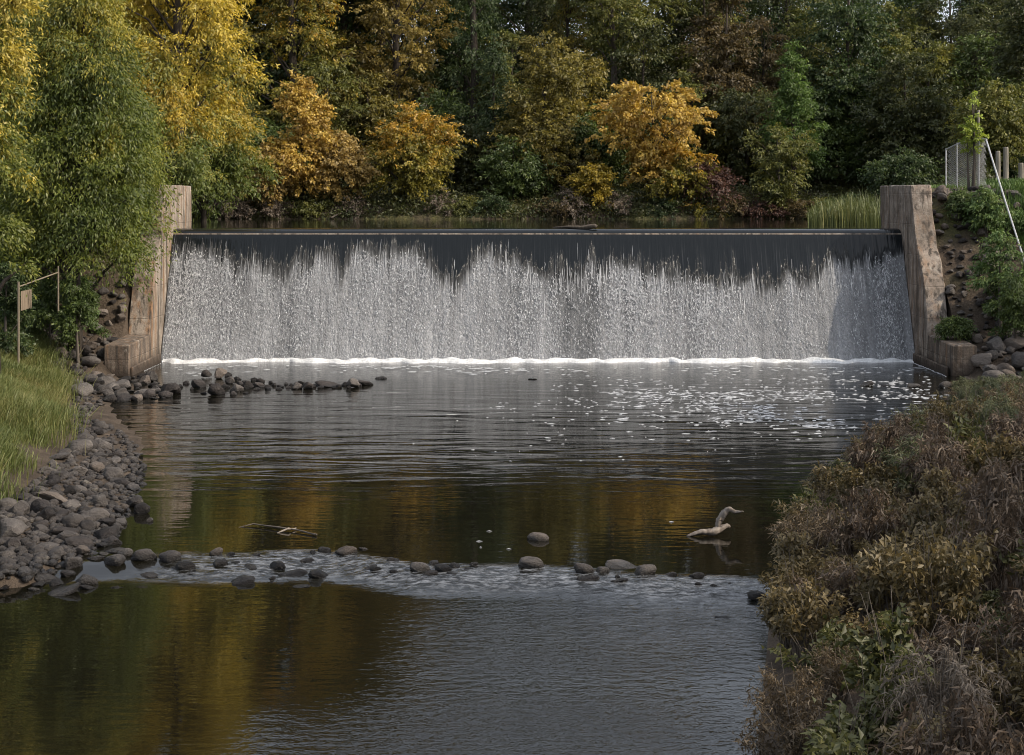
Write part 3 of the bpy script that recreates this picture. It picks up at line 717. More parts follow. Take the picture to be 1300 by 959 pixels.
# far bank, left to right
tree('poplar_tree', 'tall olive tree rising behind the orange maple', 'yellowgreen', 372, 106, -210, 225, 175, 'tall', 17000, .28, .13, BG, nl=20)
tree('maple_tree', 'pointed orange maple at the left of the far bank', 'orange', 384, 98, 94, 268, 112, 'tall', 9000, .24, .15, BG, nl=13, spray=.6, lob=(.16, .26))
tree('maple_tree', 'low rusty orange maple at the left corner of the pond', 'orangebrown', 330, 97.5, 186, 276, 105, 'bush', 6500, .22, .13, BG, nl=12, spray=.5)
tree('maple_tree', 'low orange maple between the pointed maple and the yellow tree', 'orangebrown', 430, 98, 164, 276, 95, 'round', 6500, .24, .14, BG, nl=12, spray=.5)
tree('birch_tree', 'round olive yellow tree at the water edge, orange at its top', 'yellowgreen', 521, 98, 126, 278, 138, 'round', 13000, .22, .12, BG, nl=18, spray=.55)
tree('oak_tree', 'tall golden brown oak above the round yellow tree', 'goldbrown', 505, 110, -190, 140, 185, 'round', 15000, .28, .16, BG, nl=20)
tree('poplar_tree', 'tall olive gold tree behind the low orange maple', 'olivegold', 438, 114, -260, 180, 130, 'tall', 12000, .30, .16, BG, nl=16)
tree('spruce_tree', 'narrow dark green conifer in the gap left of the golden tree', 'darkgreen', 600, 107, -240, 262, 88, 'cone', 12000, .26, .08, BG, nl=22, droop=.6, lob=(.2, .3))
tree('spruce_tree', 'short dark conifer low in the gap beside the golden tree', 'darkgreen', 628, 103, 40, 272, 75, 'cone', 8000, .24, .08, BG, nl=18, droop=.6, lob=(.2, .3))
tree('alder_tree', 'slender olive gold tree with a thin dark stem', 'olivegold', 692, 101, 34, 246, 146, 'tall', 13000, .24, .13, BG, nl=20, spray=.6)
tree('alder_tree', 'small dull green tree at the foot of the slender golden tree', 'midgreen', 652, 98.5, 168, 278, 84, 'round', 6500, .22, .11, BG, nl=12)
tree('poplar_tree', 'tall grey green tree with a bare pale trunk', 'olive', 785, 109, -110, 92, 205, 'vase', 15000, .28, .13, BG, nl=18, bark='barkpale', lean=-.10)
tree('maple_tree', 'bright orange maple standing out at the middle of the far bank', 'orange', 828, 98, 98, 238, 150, 'vase', 8000, .27, .17, BG, nl=15, spray=.55, lob=(.15, .23))
tree('maple_tree', 'yellow green sapling under the right side of the orange maple', 'yellowgreen', 862, 97.4, 180, 266, 95, 'round', 4600, .24, .14, BG, nl=9, spray=.45)
tree('hazel_bush', 'small yellow bush left of the bright orange maple', 'gold', 752, 97, 204, 268, 72, 'round', 3400, .22, .13, BG, cat='bush', nl=9, spray=.45)
tree('oak_tree', 'rusty brown oak to the right of the orange maple', 'darkbrown', 922, 107, -30, 225, 128, 'tall', 13000, .27, .15, BG, nl=18)
tree('larch_tree', 'fresh green cone shaped tree right of centre', 'freshgreen', 1006, 100, 52, 210, 86, 'cone', 9500, .22, .09, BG, nl=18, spray=.5, lob=(.2, .3))
tree('willow_tree', 'small olive tree with twisted stems at the right water edge', 'olive', 988, 97.2, 158, 272, 92, 'vase', 5500, .22, .10, BG, nl=12, bark='barkpale', spray=.5)
tree('dogwood_bush', 'low maroon bush at the water edge under the brown oak', 'maroon', 903, 97.2, 206, 278, 92, 'bush', 4200, .20, .10, BG, cat='bush', nl=9)
tree('oak_tree', 'dark green oak behind the right end of the weir', 'darkgreen', 1078, 106, -50, 250, 150, 'tall', 15000, .28, .15, BG, nl=18)
tree('oak_tree', 'shaded rounded oak above the right wing wall', 'forest', 1150, 101, 62, 232, 150, 'round', 12000, .27, .15, BG, nl=18)
tree('oak_tree', 'tall dim oak towards the upper right corner', 'forest', 1208, 112, -40, 200, 150, 'tall', 11000, .30, .15, BG, nl=16, lob=(.13, .2))
tree('holly_bush', 'round dark green bush behind the right wing wall', 'darkgreen', 1152, 86, 192, 246, 96, 'bush', 5200, .19, .10, None, 'bush', nl=10)
tree('elm_tree', 'olive elm crown behind the chain link fence', 'olive', 1266, 88, 100, 208, 130, 'round', 9500, .24, .12, None, nl=16, spray=.6)
tree('elm_tree', 'dark elm at the right edge above the lawn', 'forest', 1318, 96, -60, 215, 130, 'round', 9500, .28, .14, None, nl=16)
tree('maple_tree', 'small orange maple showing at the right edge behind the wooden posts', 'orange', 1303, 92, 158, 200, 50, 'round', 1500, .24, .14, None, nl=7, spray=.35)
tree('privet_bush', 'dark clipped bush on the lawn behind the wooden posts', 'darkgreen', 1288, 90, 196, 226, 45, 'bush', 2200, .17, .09, None, 'bush', nl=7, spray=.35)

fill = [(300, 105, 120, 'olive', 'dull olive'), (345, 103, 150, 'midgreen', 'dull green'), (415, 105, 70, 'olive', 'olive'), (468, 106, 90, 'olivegold', 'dim golden'), (560, 105, 110, 'midgreen', 'dark green'), (590, 102.5, 150, 'forest', 'dim olive'),
        (650, 107, 30, 'olive', 'tall olive'), (735, 105, 60, 'olivegold', 'dim golden'), (775, 103, 130, 'midgreen', 'dull green'), (815, 107, 20, 'forest', 'dim olive'), (880, 105, 90, 'olive', 'dull olive'), (896, 112, -50, 'olive', 'tall dull olive'), (1000, 113, -50, 'forest', 'tall dim olive'), (720, 112, -50, 'olivegold', 'tall dim golden'), (948, 104, 110, 'forest', 'dim'),
        (970, 108, 20, 'darkbrown', 'tall rusty'), (1040, 104, 110, 'midgreen', 'dull green'), (1045, 110, -20, 'olive', 'tall dull olive'), (1112, 104, 120, 'midgreen', 'dull green'), (1135, 112, -10, 'olive', 'tall dim olive'), (1180, 106, 40, 'olive', 'olive'), (1195, 100, 130, 'forest', 'dim'), (1240, 106, 40, 'midgreen', 'dull green'), (1290, 108, -20, 'forest', 'tall dim')]
for i_, (px, D, top, mt, wd) in enumerate(fill):
    nb = min(LAND, key=lambda q: abs(q[0] - px))[1]
    tree('understory_tree', f'{wd} understory tree behind the {nb}' + (', set further back' if D > 105.5 else ''), mt, px, D, top, 268, 118 + 14 * math.sin(i_ * 2), ['round', 'tall', 'vase'][i_ % 3], 8500, .27, .13, 'understory trees filling the far bank', nl=15, spray=.75)
# bushes and dead scrub right along the far water line
rng = np.random.default_rng(77)
line = [(268, 'midgreen', 'dull green', 26), (300, 'twigleaf', 'grey twiggy', 30), (352, 'twigleaf', 'dry brown', 26), (398, 'olive', 'olive', 30), (452, 'twigleaf', 'grey twiggy', 24),
        (560, 'twigleaf', 'dead grey', 34), (592, 'olive', 'dull olive', 30), (622, 'darkgreen', 'dark green', 36), (700, 'darkbrown', 'rusty', 30), (722, 'twigleaf', 'dead grey', 42),
        (788, 'twigleaf', 'grey brown', 38), (842, 'darkgreen', 'dark green', 30), (884, 'yellowgreen', 'yellow green', 26), (930, 'darkbrown', 'brown', 34), (962, 'maroon', 'reddish', 26), (1010, 'darkbrown', 'dark brown', 30), (1040, 'olive', 'olive', 30), (1072, 'darkgreen', 'dark', 34)]
near = ['left end of the pond', 'corner below the rusty maple', 'foot of the pointed maple', 'foot of the low orange maple', 'left foot of the round yellow tree', 'right foot of the round yellow tree',
        'water left of the dark gap', 'foot of the dark conifers', 'foot of the slender golden tree', 'water left of the small yellow bush', 'left foot of the bright orange maple', 'right foot of the bright orange maple',
        'water below the yellow green sapling', 'water below the rusty oak', 'water left of the twisted willow', 'water right of the twisted willow', 'water left of the reeds', 'back of the reeds']
for (px, mt, wd, ht), nr in zip(line, near):
    tree('bank_bush', f'low {wd} bush at the {nr}', mt, px, 96.9, 279 - ht, 279, 62, 'bush', 2200, .16, .07, 'low bushes along the far water line', 'bush', bark='twig', nl=9, spray=.4, foot=5.2)

rg0 = np.random.default_rng(3); n_ = 60000
x = rg0.uniform(-30, 34, n_); y = 96.0 + 16 * rg0.random(n_) ** 1.7; g = ground(x, y); k_ = g > 5.15; x, y, g = x[k_], y[k_], g[k_]; n_ = len(x)
hh = rg0.random(n_) ** 1.5 * (.75 + .6 * vnoise(x * .8, y * .8, 8)).clip(.15, 1.6) * 1.1
C_ = np.stack([x, y, g + hh], 1); D_ = rg0.normal(0, 1, (n_, 3)); D_[:, 2] -= .3
V_, Q_, m_ = leaves(C_, D_, rg0.normal(0, .5, (n_, 3)) + np.array([0, -.4, .7]), .22, .10, rg0)
tag(mobj('undergrowth', qmesh('undergrowth', V_, Q_, M['forest'], {'rnd': ('FACE', np.clip(rg0.random(n_) * .5 + .25 + .25 * vnoise(x, y, 6), 0, 1)), 'hgt': ('FACE', hh)})), kind='stuff')

# the wood behind: a few kinds, copied and turned
WOOD = 'dim trees deep in the wood'
protos = []
for i, (mt, lab) in enumerate([('forest', 'dim olive tree deep in the wood behind the bank'), ('darkgreen', 'dark green tree deep in the wood behind the bank'),
                               ('olivegold', 'dull golden tree deep in the wood behind the bank')]):
    protos.append(tree('wood_tree', lab, mt, 0, 128, -230, 262, 165, 'tall', 13000, .42, .22, WOOD, x=-46 + i * 6, nl=20, seed=500 + i, spray=1.0, per=12))
k = 0
for row, (D, nx_, x0, x1) in enumerate([(117, 14, -44, 46), (126, 17, -50, 52), (138, 17, -54, 58)]):
    for i in range(nx_):
        x = x0 + (x1 - x0) * (i + rng.uniform(.2, .8)) / nx_; y = D + rng.uniform(-3, 3)
        if row < 2 and 23 < x < 29: continue
        src = protos[[0, 1, 0, 2, 1][k % 5] if x < 8 else [0, 1, 1, 0][k % 4]]
        s = rng.uniform(.85, 1.15) * (.63 if x > 2 else .78 if x > -7 else 1.0)
        px_ = CX + F * x / y
        lm = min(LAND, key=lambda q: abs(q[0] - px_)); kind_ = {0: 'dim olive', 1: 'dark green', 2: 'dull golden'}[protos.index(src)]
        copy_tree(src, (x, y, gz(x, y)), rng.uniform(0, 6.28), (s * 1.05, s * 1.05, s), f'{kind_} wood tree, {("first", "second", "last")[row]} row, behind the {lm[1]}')
        k += 1
# left bank wood
for (x, y, s) in [(-34, 92, .9), (-28, 100, .95), (-38, 78, .85), (-31, 70, .75), (-24, 84, .85), (-29, 60, .6)]:
    copy_tree(protos[2 if s > .8 else 0], (x, y, gz(x, y)), rng.uniform(0, 6.28), (s, s, s), 'golden green tree in the wood on the left bank', 'trees in the wood on the left bank')
# right bank wood, beside and beyond the frame: it keeps the low sun off the pool
for (x, y, s) in [(22, 32, .50), (26, 44, .52), (30, 56, .52), (20, 20, .50), (24, 10, .55), (42, 84, .6), (31, 40, .6), (28, 22, .6), (18, 6, .5)]:
    copy_tree(protos[k % 2], (x, y, gz(x, y)), rng.uniform(0, 6.28), (s * 1.15, s * 1.15, s), 'dark tree in the wood on the right bank', 'trees in the wood on the right bank'); k += 1

# scrub under the left ash
for (px, D, top, base, w, mt, lab) in [(98, 58.6, 345, 425, 58, 'midgreen', 'leafy bush hiding the trunk of the large green ash'), (64, 59.5, 352, 436, 78, 'midgreen', 'dark leafy bush growing through the pipe railing'), (8, 56, 330, 452, 60, 'darkgreen', 'dense dark bush at the left edge behind the railing post'),
                                       (100, 62, 345, 420, 46, 'weed', 'light green bush beside the stone ramp'), (30, 62, 300, 430, 90, 'darkgreen', 'shaded bush deep under the large green ash')]:
    tree('bank_bush', lab, mt, px, D, top, base, w, 'bush', 4200, .15, .06, None, 'bush', bark='twig', nl=10, spray=.35)

# ------------------------------------------------------------------ rocks
def rock_proto(seed, kind):
    import bmesh
    from mathutils import noise as mn
    bm = bmesh.new(); bmesh.ops.create_icosphere(bm, subdivisions=3, radius=.5)
    r = random.Random(seed); off = Vector((seed * 3.1, seed * 1.7, 0))
    cuts = []
    for _ in range({'round': 5, 'angular': 11, 'slab': 8}[kind]):
        d = Vector((r.gauss(0, 1), r.gauss(0, 1), r.gauss(0, .8))).normalized()
        cuts.append((d, r.uniform(.36, .47) if kind == 'round' else r.uniform(.27, .42)))
    for v in bm.verts:
        p = v.co.copy()
        for d, h in cuts:
            e = p.dot(d) - h
            if e > 0: p -= d * e * (.75 if kind == 'round' else .95)
        q = p * 2.2 + off
        p *= 1 + .24 * mn.noise(q) + .09 * mn.noise(q * 3.1) + (.03 * mn.noise(q * 7) if kind != 'round' else .012 * mn.noise(q * 7))
        v.co = p
    m = bpy.data.meshes.new('stone'); bm.to_mesh(m); bm.free()
    m.polygons.foreach_set('use_smooth', np.ones(len(m.polygons), bool))
    if kind != 'round':
        try: m.set_sharp_from_angle(angle=math.radians(28))
        except Exception: pass
    return m
RP = {}
for mt in ('rock', 'rockdark', 'rocktan'):
    for kd, ns in (('round', 5), ('angular', 5), ('slab', 3)):
        L_ = []
        for i in range(ns):
            m = rock_proto(10 * ns + i + {'rock': 0, 'rockdark': 20, 'rocktan': 40}[mt], kd); m.materials.append(M[mt]); L_.append(m)
        RP[mt, kd] = L_
rr = random.Random(5)
WATERZ = lambda x, y: float(river_z(x, y))
def rock(name, x, y, size, mt='rock', kd=None, label=None, group=None, cat='rock', sq=None, sink=.28, parent=None, z=None, long=None):
    kd = kd or rr.choice(['round', 'angular', 'angular', 'slab', 'slab'])
    m = rr.choice(RP[mt, kd]); o = bpy.data.objects.new(name, m); link(o, parent)
    sq = sq or ({'round': rr.uniform(.62, .85), 'angular': rr.uniform(.6, .9), 'slab': rr.uniform(.35, .5)}[kd])
    lg = long or rr.uniform(.95, 1.35)
    o.scale = (size * lg, size * rr.uniform(.8, 1.05), size * sq)
    o.rotation_euler = (rr.uniform(-.3, .3), rr.uniform(-.3, .3), rr.uniform(-.7, .7) if long else rr.uniform(0, 6.28))
    g = max(gz(x, y), WATERZ(x, y) - .02) if z is None else z
    o.location = (x, y, g + size * sq * (.5 - sink - (.07 if 'riffle' in (label or '') else 0)))
    if label: tag(o, label, cat, group)
    return o
def px_rock(px, py, wpx, *a, **k):                                      # py: where it meets the water
    D = dwater(py, -.10 if py > 722 else 0.0); x = wx(px, D)
    return rock('river_rock', x, D, wpx * D / F / 1.22, *a, **k)

placed = []
def free(x, y, r, f=.78):
    for (a, b, c) in placed:
        if (a - x) ** 2 + (b - y) ** 2 < ((r + c) * f) ** 2: return False
    placed.append((x, y, r)); return True
# stones one can single out
named = [
 (108, 581, 34, 'rock', 'round', 'large smooth grey boulder beside its pinkish twin on the left shore', .30, 1.15),
 (129, 577, 28, 'rock', 'round', 'smooth pinkish grey boulder leaning on its larger twin', .30, 1.1),
 (124, 590, 27, 'rock', 'slab', 'low flat stone just in front of the twin boulders', .3, 1.3),
 (142, 612, 36, 'rock', 'round', 'big dome shaped stone below the twin boulders', .3, 1.1),
 (180, 652, 28, 'rockdark', 'round', 'upright dark boulder standing alone in the shallow water', .12, 1.0),
 (190, 662, 14, 'rock', 'angular', 'small pale stone at the foot of the lone dark boulder', .3, 1.1),
 (70, 650, 46, 'rocktan', 'slab', 'broad flat olive grey slab in front of the grass', .3, 1.25),
 (26, 672, 38, 'rock', 'angular', 'tall angular stone at the left end of the shore', .2, 1.0),
 (52, 668, 40, 'rockdark', 'angular', 'dark split boulder next to the flat olive slab', .2, 1.1),
 (8, 668, 32, 'rock', 'round', 'rounded stone cut by the left edge', .25, 1.0),
 (120, 664, 34, 'rock', 'round', 'light rounded stone near the water below the olive slab', .3, 1.25),
 (136, 684, 42, 'rockdark', 'angular', 'long dark pointed stone at the water edge', .3, 1.4),
 (147, 700, 30, 'rock', 'slab', 'low stone just above the start of the riffle', .3, 1.3),
 (146, 711, 32, 'rock', 'round', 'grey stone at the left start of the riffle', .3, 1.25),
 (159, 704, 24, 'rock', 'round', 'small stone tucked behind the first riffle stone', .3, 1.2),
 (183, 707, 34, 'rock', 'round', 'large dome stone in the riffle near the left shore', .25, 1.15),
 (216, 708, 32, 'rock', 'round', 'rounded stone at the left of the touching pair in the riffle', .25, 1.15),
 (236, 714, 28, 'rock', 'round', 'rounded stone at the right of the touching pair in the riffle', .3, 1.15),
 (188, 727, 22, 'rock', 'slab', 'flat pale stone below the dome stone', .3, 1.4),
 (58, 732, 32, 'rock', 'slab', 'grey stone in the water off the left shore', .3, 1.2),
 (80, 745, 44, 'rock', 'slab', 'broad low wet stone furthest out at the lower left', .35, 1.35),
 (110, 734, 28, 'rock', 'round', 'rounded stone in the water right of the broad wet stone', .3, 1.25),
 (275, 703, 18, 'rocktan', 'round', 'small pale stone where the riffle begins to foam', .2, 1.2),
 (280, 712, 20, 'rockdark', 'round', 'dark stone right under the small pale one', .3, 1.2),
 (319, 714, 22, 'rockdark', 'slab', 'flat dark stone in the left part of the riffle', .35, 1.4),
 (353, 713, 24, 'rockdark', 'round', 'dark rounded stone in the left part of the riffle', .25, 1.3),
 (308, 733, 28, 'rockdark', 'round', 'black stone at the lower edge of the left riffle', .35, 1.4),
 (374, 724, 34, 'rockdark', 'slab', 'long low stone washed by the left riffle', .45, 1.6),
 (405, 727, 24, 'rockdark', 'round', 'dark stone beside the long washed stone', .3, 1.3),
 (384, 737, 26, 'rockdark', 'slab', 'barely exposed black stone at the lower edge of the riffle', .5, 1.5),
 (346, 722, 12, 'rockdark', 'angular', 'tiny dark stone left of the long washed stone', .3, 1.2),
 (440, 702, 26, 'rocktan', 'round', 'pale stone on the upstream side of the riffle', .3, 1.3),
 (463, 697, 14, 'rocktan', 'slab', 'small flat pale stone upstream of the riffle', .3, 1.4),
 (470, 717, 22, 'rockdark', 'slab', 'dark low stone left of the middle of the riffle', .35, 1.4),
 (476, 726, 14, 'rockdark', 'round', 'little dark stone below the dark low one', .3, 1.3),
 (500, 722, 12, 'rockdark', 'round', 'little black stone near the middle of the riffle', .3, 1.2),
 (533, 721, 26, 'rock', 'round', 'grey rounded stone near the middle of the riffle', .25, 1.25),
 (551, 723, 15, 'rock', 'round', 'small stone against the grey middle stone', .3, 1.1),
 (562, 729, 22, 'rockdark', 'round', 'dark stone below the small middle stone', .3, 1.2),
 (576, 733, 18, 'rockdark', 'slab', 'flat dark stone at the lower middle of the riffle', .35, 1.3),
 (597, 721, 15, 'rockdark', 'slab', 'thin dark stone breaking the riffle left of the large one', .4, 1.4),
 (684, 685, 27, 'rocktan', 'round', 'tan stone alone in the calm water above the riffle', .3, 1.25),
 (674, 726, 34, 'rock', 'round', 'largest grey green stone in the middle of the riffle', .25, 1.3),
 (741, 733, 28, 'rock', 'round', 'grey stone heading a cluster right of the middle', .25, 1.25),
 (748, 739, 30, 'rockdark', 'slab', 'dark flat stone at the front of the right cluster', .4, 1.4),
 (764, 733, 20, 'rock', 'round', 'small grey stone at the right of the cluster', .3, 1.15),
 (790, 727, 36, 'rock', 'slab', 'long flat stone lying along the riffle right of the cluster', .35, 1.7),
 (787, 742, 22, 'rockdark', 'slab', 'dark submerged stone below the long flat one', .45, 1.4),
 (818, 735, 28, 'rock', 'round', 'rounded grey stone right of the long flat one', .25, 1.3),
 (851, 737, 18, 'rockdark', 'slab', 'small dark stone right of the rounded grey one', .35, 1.4),
 (884, 739, 20, 'rockdark', 'round', 'dark stone near the right end of the riffle', .35, 1.3),
 (887, 746, 10, 'rockdark', 'round', 'tiny dark stone under the one near the right end', .35, 1.2),
 (960, 758, 24, 'rockdark', 'round', 'lone dark pointed stone by the right bank plants', .25, 1.2),
 (920, 776, 22, 'rockdark', 'slab', 'drowned stone just showing in the lower right water', .62, 1.5),
 (275, 501, 30, 'rockdark', 'angular', 'biggest black boulder at the head of the stone bar', .15, 1.1),
 (280, 481, 22, 'rocktan', 'angular', 'tan boulder topping the stone bar', .0, 1.2),
 (262, 479, 18, 'rockdark', 'angular', 'dark stone beside the tan boulder on the bar', .05, 1.1),
 (252, 492, 24, 'rockdark', 'angular', 'black stone at the left tip of the stone bar', .2, 1.1),
 (300, 497, 22, 'rock', 'angular', 'brownish stone right of the biggest black boulder', .2, 1.1),
 (292, 487, 16, 'rock', 'angular', 'grey stone behind the biggest black boulder', .1, 1.1),
 (316, 493, 20, 'rockdark', 'angular', 'dark stone in the left half of the stone bar', .2, 1.1),
 (331, 487, 13, 'rockdark', 'round', 'round knob of stone rising from the bar', .05, 1.0),
 (328, 492, 18, 'rockdark', 'angular', 'dark stone under the round knob', .25, 1.2),
 (376, 494, 18, 'rock', 'angular', 'blocky stone at the middle of the stone bar', .2, 1.1),
 (391, 494, 18, 'rockdark', 'angular', 'pointed dark stone at the middle of the bar', .1, .95),
 (418, 491, 30, 'rockdark', 'slab', 'long low stone in the right half of the bar', .3, 1.7),
 (449, 492, 22, 'rock', 'angular', 'reddish grey block at the right end of the bar', .1, 1.1),
 (464, 489, 22, 'rockdark', 'slab', 'dark wedge stone behind the reddish block', .2, 1.5),
 (484, 481, 16, 'rockdark', 'slab', 'small flat stone off the right end of the bar', .35, 1.4),
 (676, 482, 10, 'rockdark', 'slab', 'small dark stone breaking the surface in mid pool', .4, 1.5),
 (1098, 490, 22, 'rockdark', 'slab', 'low black stone in the pool near the right footing', .45, 1.6),
 (1123, 490, 14, 'rockdark', 'slab', 'smaller black stone right of the low one in the pool', .45, 1.5),
 (1160, 491, 22, 'rock', 'slab', 'flat grey stone in the pool beside the right bank', .4, 1.6),
 (1200, 492, 20, 'rock', 'round', 'rounded stone at the foot of the right footing block', .3, 1.2),
]
for (px, py, w, mt, kd, lab, sk, lg) in named:
    o = px_rock(px, py, w, mt, kd, label=lab, sink=sk, long=lg, sq={'round': .72, 'angular': .8, 'slab': .45}[kd])
    placed.append((o.location.x, o.location.y, o.scale.x * .5))
for k_ in range(34):
    px = rr.uniform(250, 945); xx = wx(px, 29); D = float(weir_y(xx)) + rr.uniform(-.55, .1); xx = wx(px, D); sz_ = rr.uniform(.10, .24)
    if not free(xx, D, sz_ * .6): continue
    rock('river_rock', xx, D, sz_, 'rockdark', rr.choice(['round', 'slab']), 'small dark stone half drowned in the riffle', 'small half drowned stones of the riffle', sink=.38)
# the rest of the stone bar
for (px, py) in [(258, 500), (247, 485), (285, 493), (305, 489), (312, 500), (322, 484), (340, 494), (348, 490), (356, 492), (363, 489), (384, 488), (400, 490), (408, 493), (430, 492), (438, 490), (268, 489), (296, 502), (228, 492), (236, 488), (243, 495), (366, 493), (370, 490), (398, 492), (412, 490), (424, 493), (443, 493), (455, 491), (290, 478), (302, 483), (310, 487), (326, 495), (344, 487), (353, 495)]:
    px_rock(px, py, rr.uniform(9, 15), 'rockdark', 'angular', label='small dark broken stone packed between the boulders of the bar', group='small stones of the bar')
# the shore on the left, split by where they lie
def shore_label(px, py, size, mt, kd):
    sz = 'large' if size > .45 else 'small' if size < .30 else 'middling'
    w = ('heaped below the left footing block' if py < 515 else 'between tall grass and inlet' if py < 560 else 'beside the twin boulders' if py < 600 else 'on the shore below the grass' if py < 640 else
         'in front of the olive slab' if py < 672 else 'at the lower left shore' if py < 700 else 'near the start of the riffle')
    x0_ = float(np.interp(py, [478, 500, 560, 600, 640, 760], [92, 94, 92, 58, -10, -10])); x1_ = float(np.interp(py, [478, 500, 512, 560, 600, 640, 690, 720], [178, 220, 150, 168, 186, 176, 150, 130]))
    f = (px - x0_) / max(x1_ - x0_, 1)
    w2 = 'grass side' if f < .33 else 'middle' if f < .66 else 'water side'
    c = {'rock': 'grey', 'rockdark': 'dark', 'rocktan': 'tan'}[mt]; k_ = {'round': 'rounded', 'angular': 'angular', 'slab': 'flat'}[kd]
    return f'{sz} {c} {k_} stone {w}, {w2}', f'stones {w}'
count = 0
def shore(px0, px1, py0, py1, n_, s0, s1, poly=None, tries=9, mt=('rock', 'rock', 'rock', 'rockdark', 'rockdark', 'rock', 'rock', 'rocktan')):
    global count
    for _ in range(n_ * tries):
        if n_ <= 0: return
        px, py = rr.uniform(px0, px1), rr.uniform(py0, py1)
        if poly and not poly(px, py): continue
        size = s0 + (s1 - s0) * rr.random() ** 2.0
        D = dwater(py); x = wx(px, D); g = gz(x, D)
        D = dwater(py, max(g, 0)); x = wx(px, D)
        if not free(x, D, size * .5): continue
        m_ = rr.choice(mt); k_ = rr.choice(['round', 'angular', 'angular', 'slab', 'slab']); lab, grp = shore_label(px, py, size, m_, k_)
        rock('river_rock', x, D, size, m_, k_, lab, grp, sink=rr.uniform(.15, .35)); n_ -= 1; count += 1
def left_poly(px, py):
    edge = np.interp(py, [478, 500, 560, 600, 622, 640, 760], [92, 94, 92, 58, 28, -10, -10])
    water = np.interp(py, [478, 492, 500, 506, 512, 530, 545, 560, 600, 640, 665, 690, 705, 720, 735, 750], [178, 216, 222, 215, 130, 112, 150, 168, 186, 176, 160, 150, 160, 130, 110, 60])
    return edge < px < water
shore(92, 225, 480, 514, 34, .42, .85, left_poly, 40)
shore(0, 190, 560, 735, 30, .36, .58, left_poly, 40, mt=('rock', 'rock', 'rockdark'))
shore(92, 225, 480, 514, 26, .2, .4, left_poly, 40)
shore(0, 190, 505, 735, 125, .22, .42, left_poly, 60)

# rocks right of the right footing
for i, (px, py, w, mt, lab) in enumerate([(1248, 462, 26, 'rocktan', 'tan stone against the right footing block'), (1275, 474, 30, 'rocktan', 'pinkish flat rock behind the right bank plants'), (1262, 484, 24, 'rock', 'grey rock at the edge of the right bank plants'),
                                          (1288, 486, 28, 'rock', 'pale grey boulder at the right edge above the plants'), (1240, 490, 24, 'rock', 'grey rock below the right footing block'), (1298, 468, 30, 'rock', 'rock at the right edge under the grassy ramp'), (1266, 452, 30, 'rock', 'dusty rock at the foot of the right ramp'),
                                          (1290, 450, 34, 'rocktan', 'broad dusty rock at the right foot of the ramp'), (1225, 486, 18, 'rockdark', 'small dark stone beside the right footing block'), (1310, 480, 30, 'rock', 'rock partly cut by the right edge')]):
    D = 60.2 - (py - 455) * .10; x = wx(px, D)
    rock('river_rock', x, D, w * D / F, mt, rr.choice(['round', 'slab', 'angular']), lab, sink=.2)
# stones set into the two ramps: parts of the ramps
def ramp(name, label, cells, x_of, seed):
    r = random.Random(seed); root = empty(name, (x_of(.5), 63, 0), label, 'stone ramp')
    bed = []
    nx, ny = 14, 30
    xs = [x_of(i / (nx - 1)) for i in range(nx)]; ys = [57.2 + i * (68.8 - 57.2) / (ny - 1) for i in range(ny)]
    X, Y = np.meshgrid(xs, ys); Z = ground(X, Y) + .02 + .05 * vnoise(X * 3, Y * 3, seed)
    b = mobj('bed', grid_mesh('bed', X - root.location.x, Y - 63, Z, M['ground']), root)
    n_ = 0; pl = []
    for _ in range(cells * 30):
        if n_ >= cells: break
        x = x_of(r.uniform(.03, .97)); y = r.uniform(57.5, 68.4); s = r.choice([.22, .26, .3, .36, .42, .5, .6]) * r.uniform(.8, 1.1)
        if any((x - a) ** 2 + ((y - b_) * 1.6) ** 2 < ((s + c) * .40) ** 2 for a, b_, c in pl): continue
        pl.append((x, y, s)); n_ += 1
        o = rock('stone', x, y, s, r.choice(['rock', 'rock', 'rocktan', 'rockdark']), r.choice(['slab', 'angular', 'angular', 'round']), sink=.34, parent=root)
        o.location = (x - root.location.x, y - 63, gz(x, y) + s * .34)
    return root
ramp('stone_ramp', 'sloping bank of brown stones left of the left wing wall', 290, lambda t: -20.0 + t * 5.0, 1)
ramp('stone_ramp', 'sloping bank of eroded stones right of the right wing wall', 290, lambda t: 17.06 + t * 4.2, 2)

# cobbles and gravel between the stones
import itertools
cv = []; cf = []
base = rock_proto(99, 'angular'); bv = np.array([v.co[:] for v in base.vertices]);
ico = np.array([(0, 0, 1), (.9, 0, .4), (.28, .85, .4), (-.72, .53, .4), (-.72, -.53, .4), (.28, -.85, .4), (.7, .5, -.3), (-.3, .8, -.3), (-.9, 0, -.3), (-.3, -.8, -.3), (.7, -.5, -.3), (0, 0, -.6)]) * .5
itf = [(0, 1, 2), (0, 2, 3), (0, 3, 4), (0, 4, 5), (0, 5, 1), (1, 6, 2), (2, 7, 3), (3, 8, 4), (4, 9, 5), (5, 10, 1), (2, 6, 7), (3, 7, 8), (4, 8, 9), (5, 9, 10), (1, 10, 6)]
bpy.data.meshes.remove(base)
def pebbles(n_, fx, fy):
    for _ in range(n_):
        px, py = rr.uniform(*fx), rr.uniform(*fy)
        if not left_poly(px, py): continue
        D = dwater(py); x = wx(px, D); D = dwater(py, max(gz(x, D), 0)); x = wx(px, D); g = gz(x, D)
        if g < -.12: continue
        s = rr.uniform(.07, .16) if rr.random() < .75 else rr.uniform(.16, .26); b = len(cv); a = rr.uniform(0, 6.28)
        for p in ico:
            q = p * np.array([s * rr.uniform(.8, 1.2), s * rr.uniform(.8, 1.2), s * .7])
            cv.append((x + q[0] * math.cos(a) - q[1] * math.sin(a), D + q[0] * math.sin(a) + q[1] * math.cos(a), g + q[2] + s * .15))
        for t in itf: cf.append(tuple(i + b for i in t))
pebbles(3600, (0, 225), (482, 735))
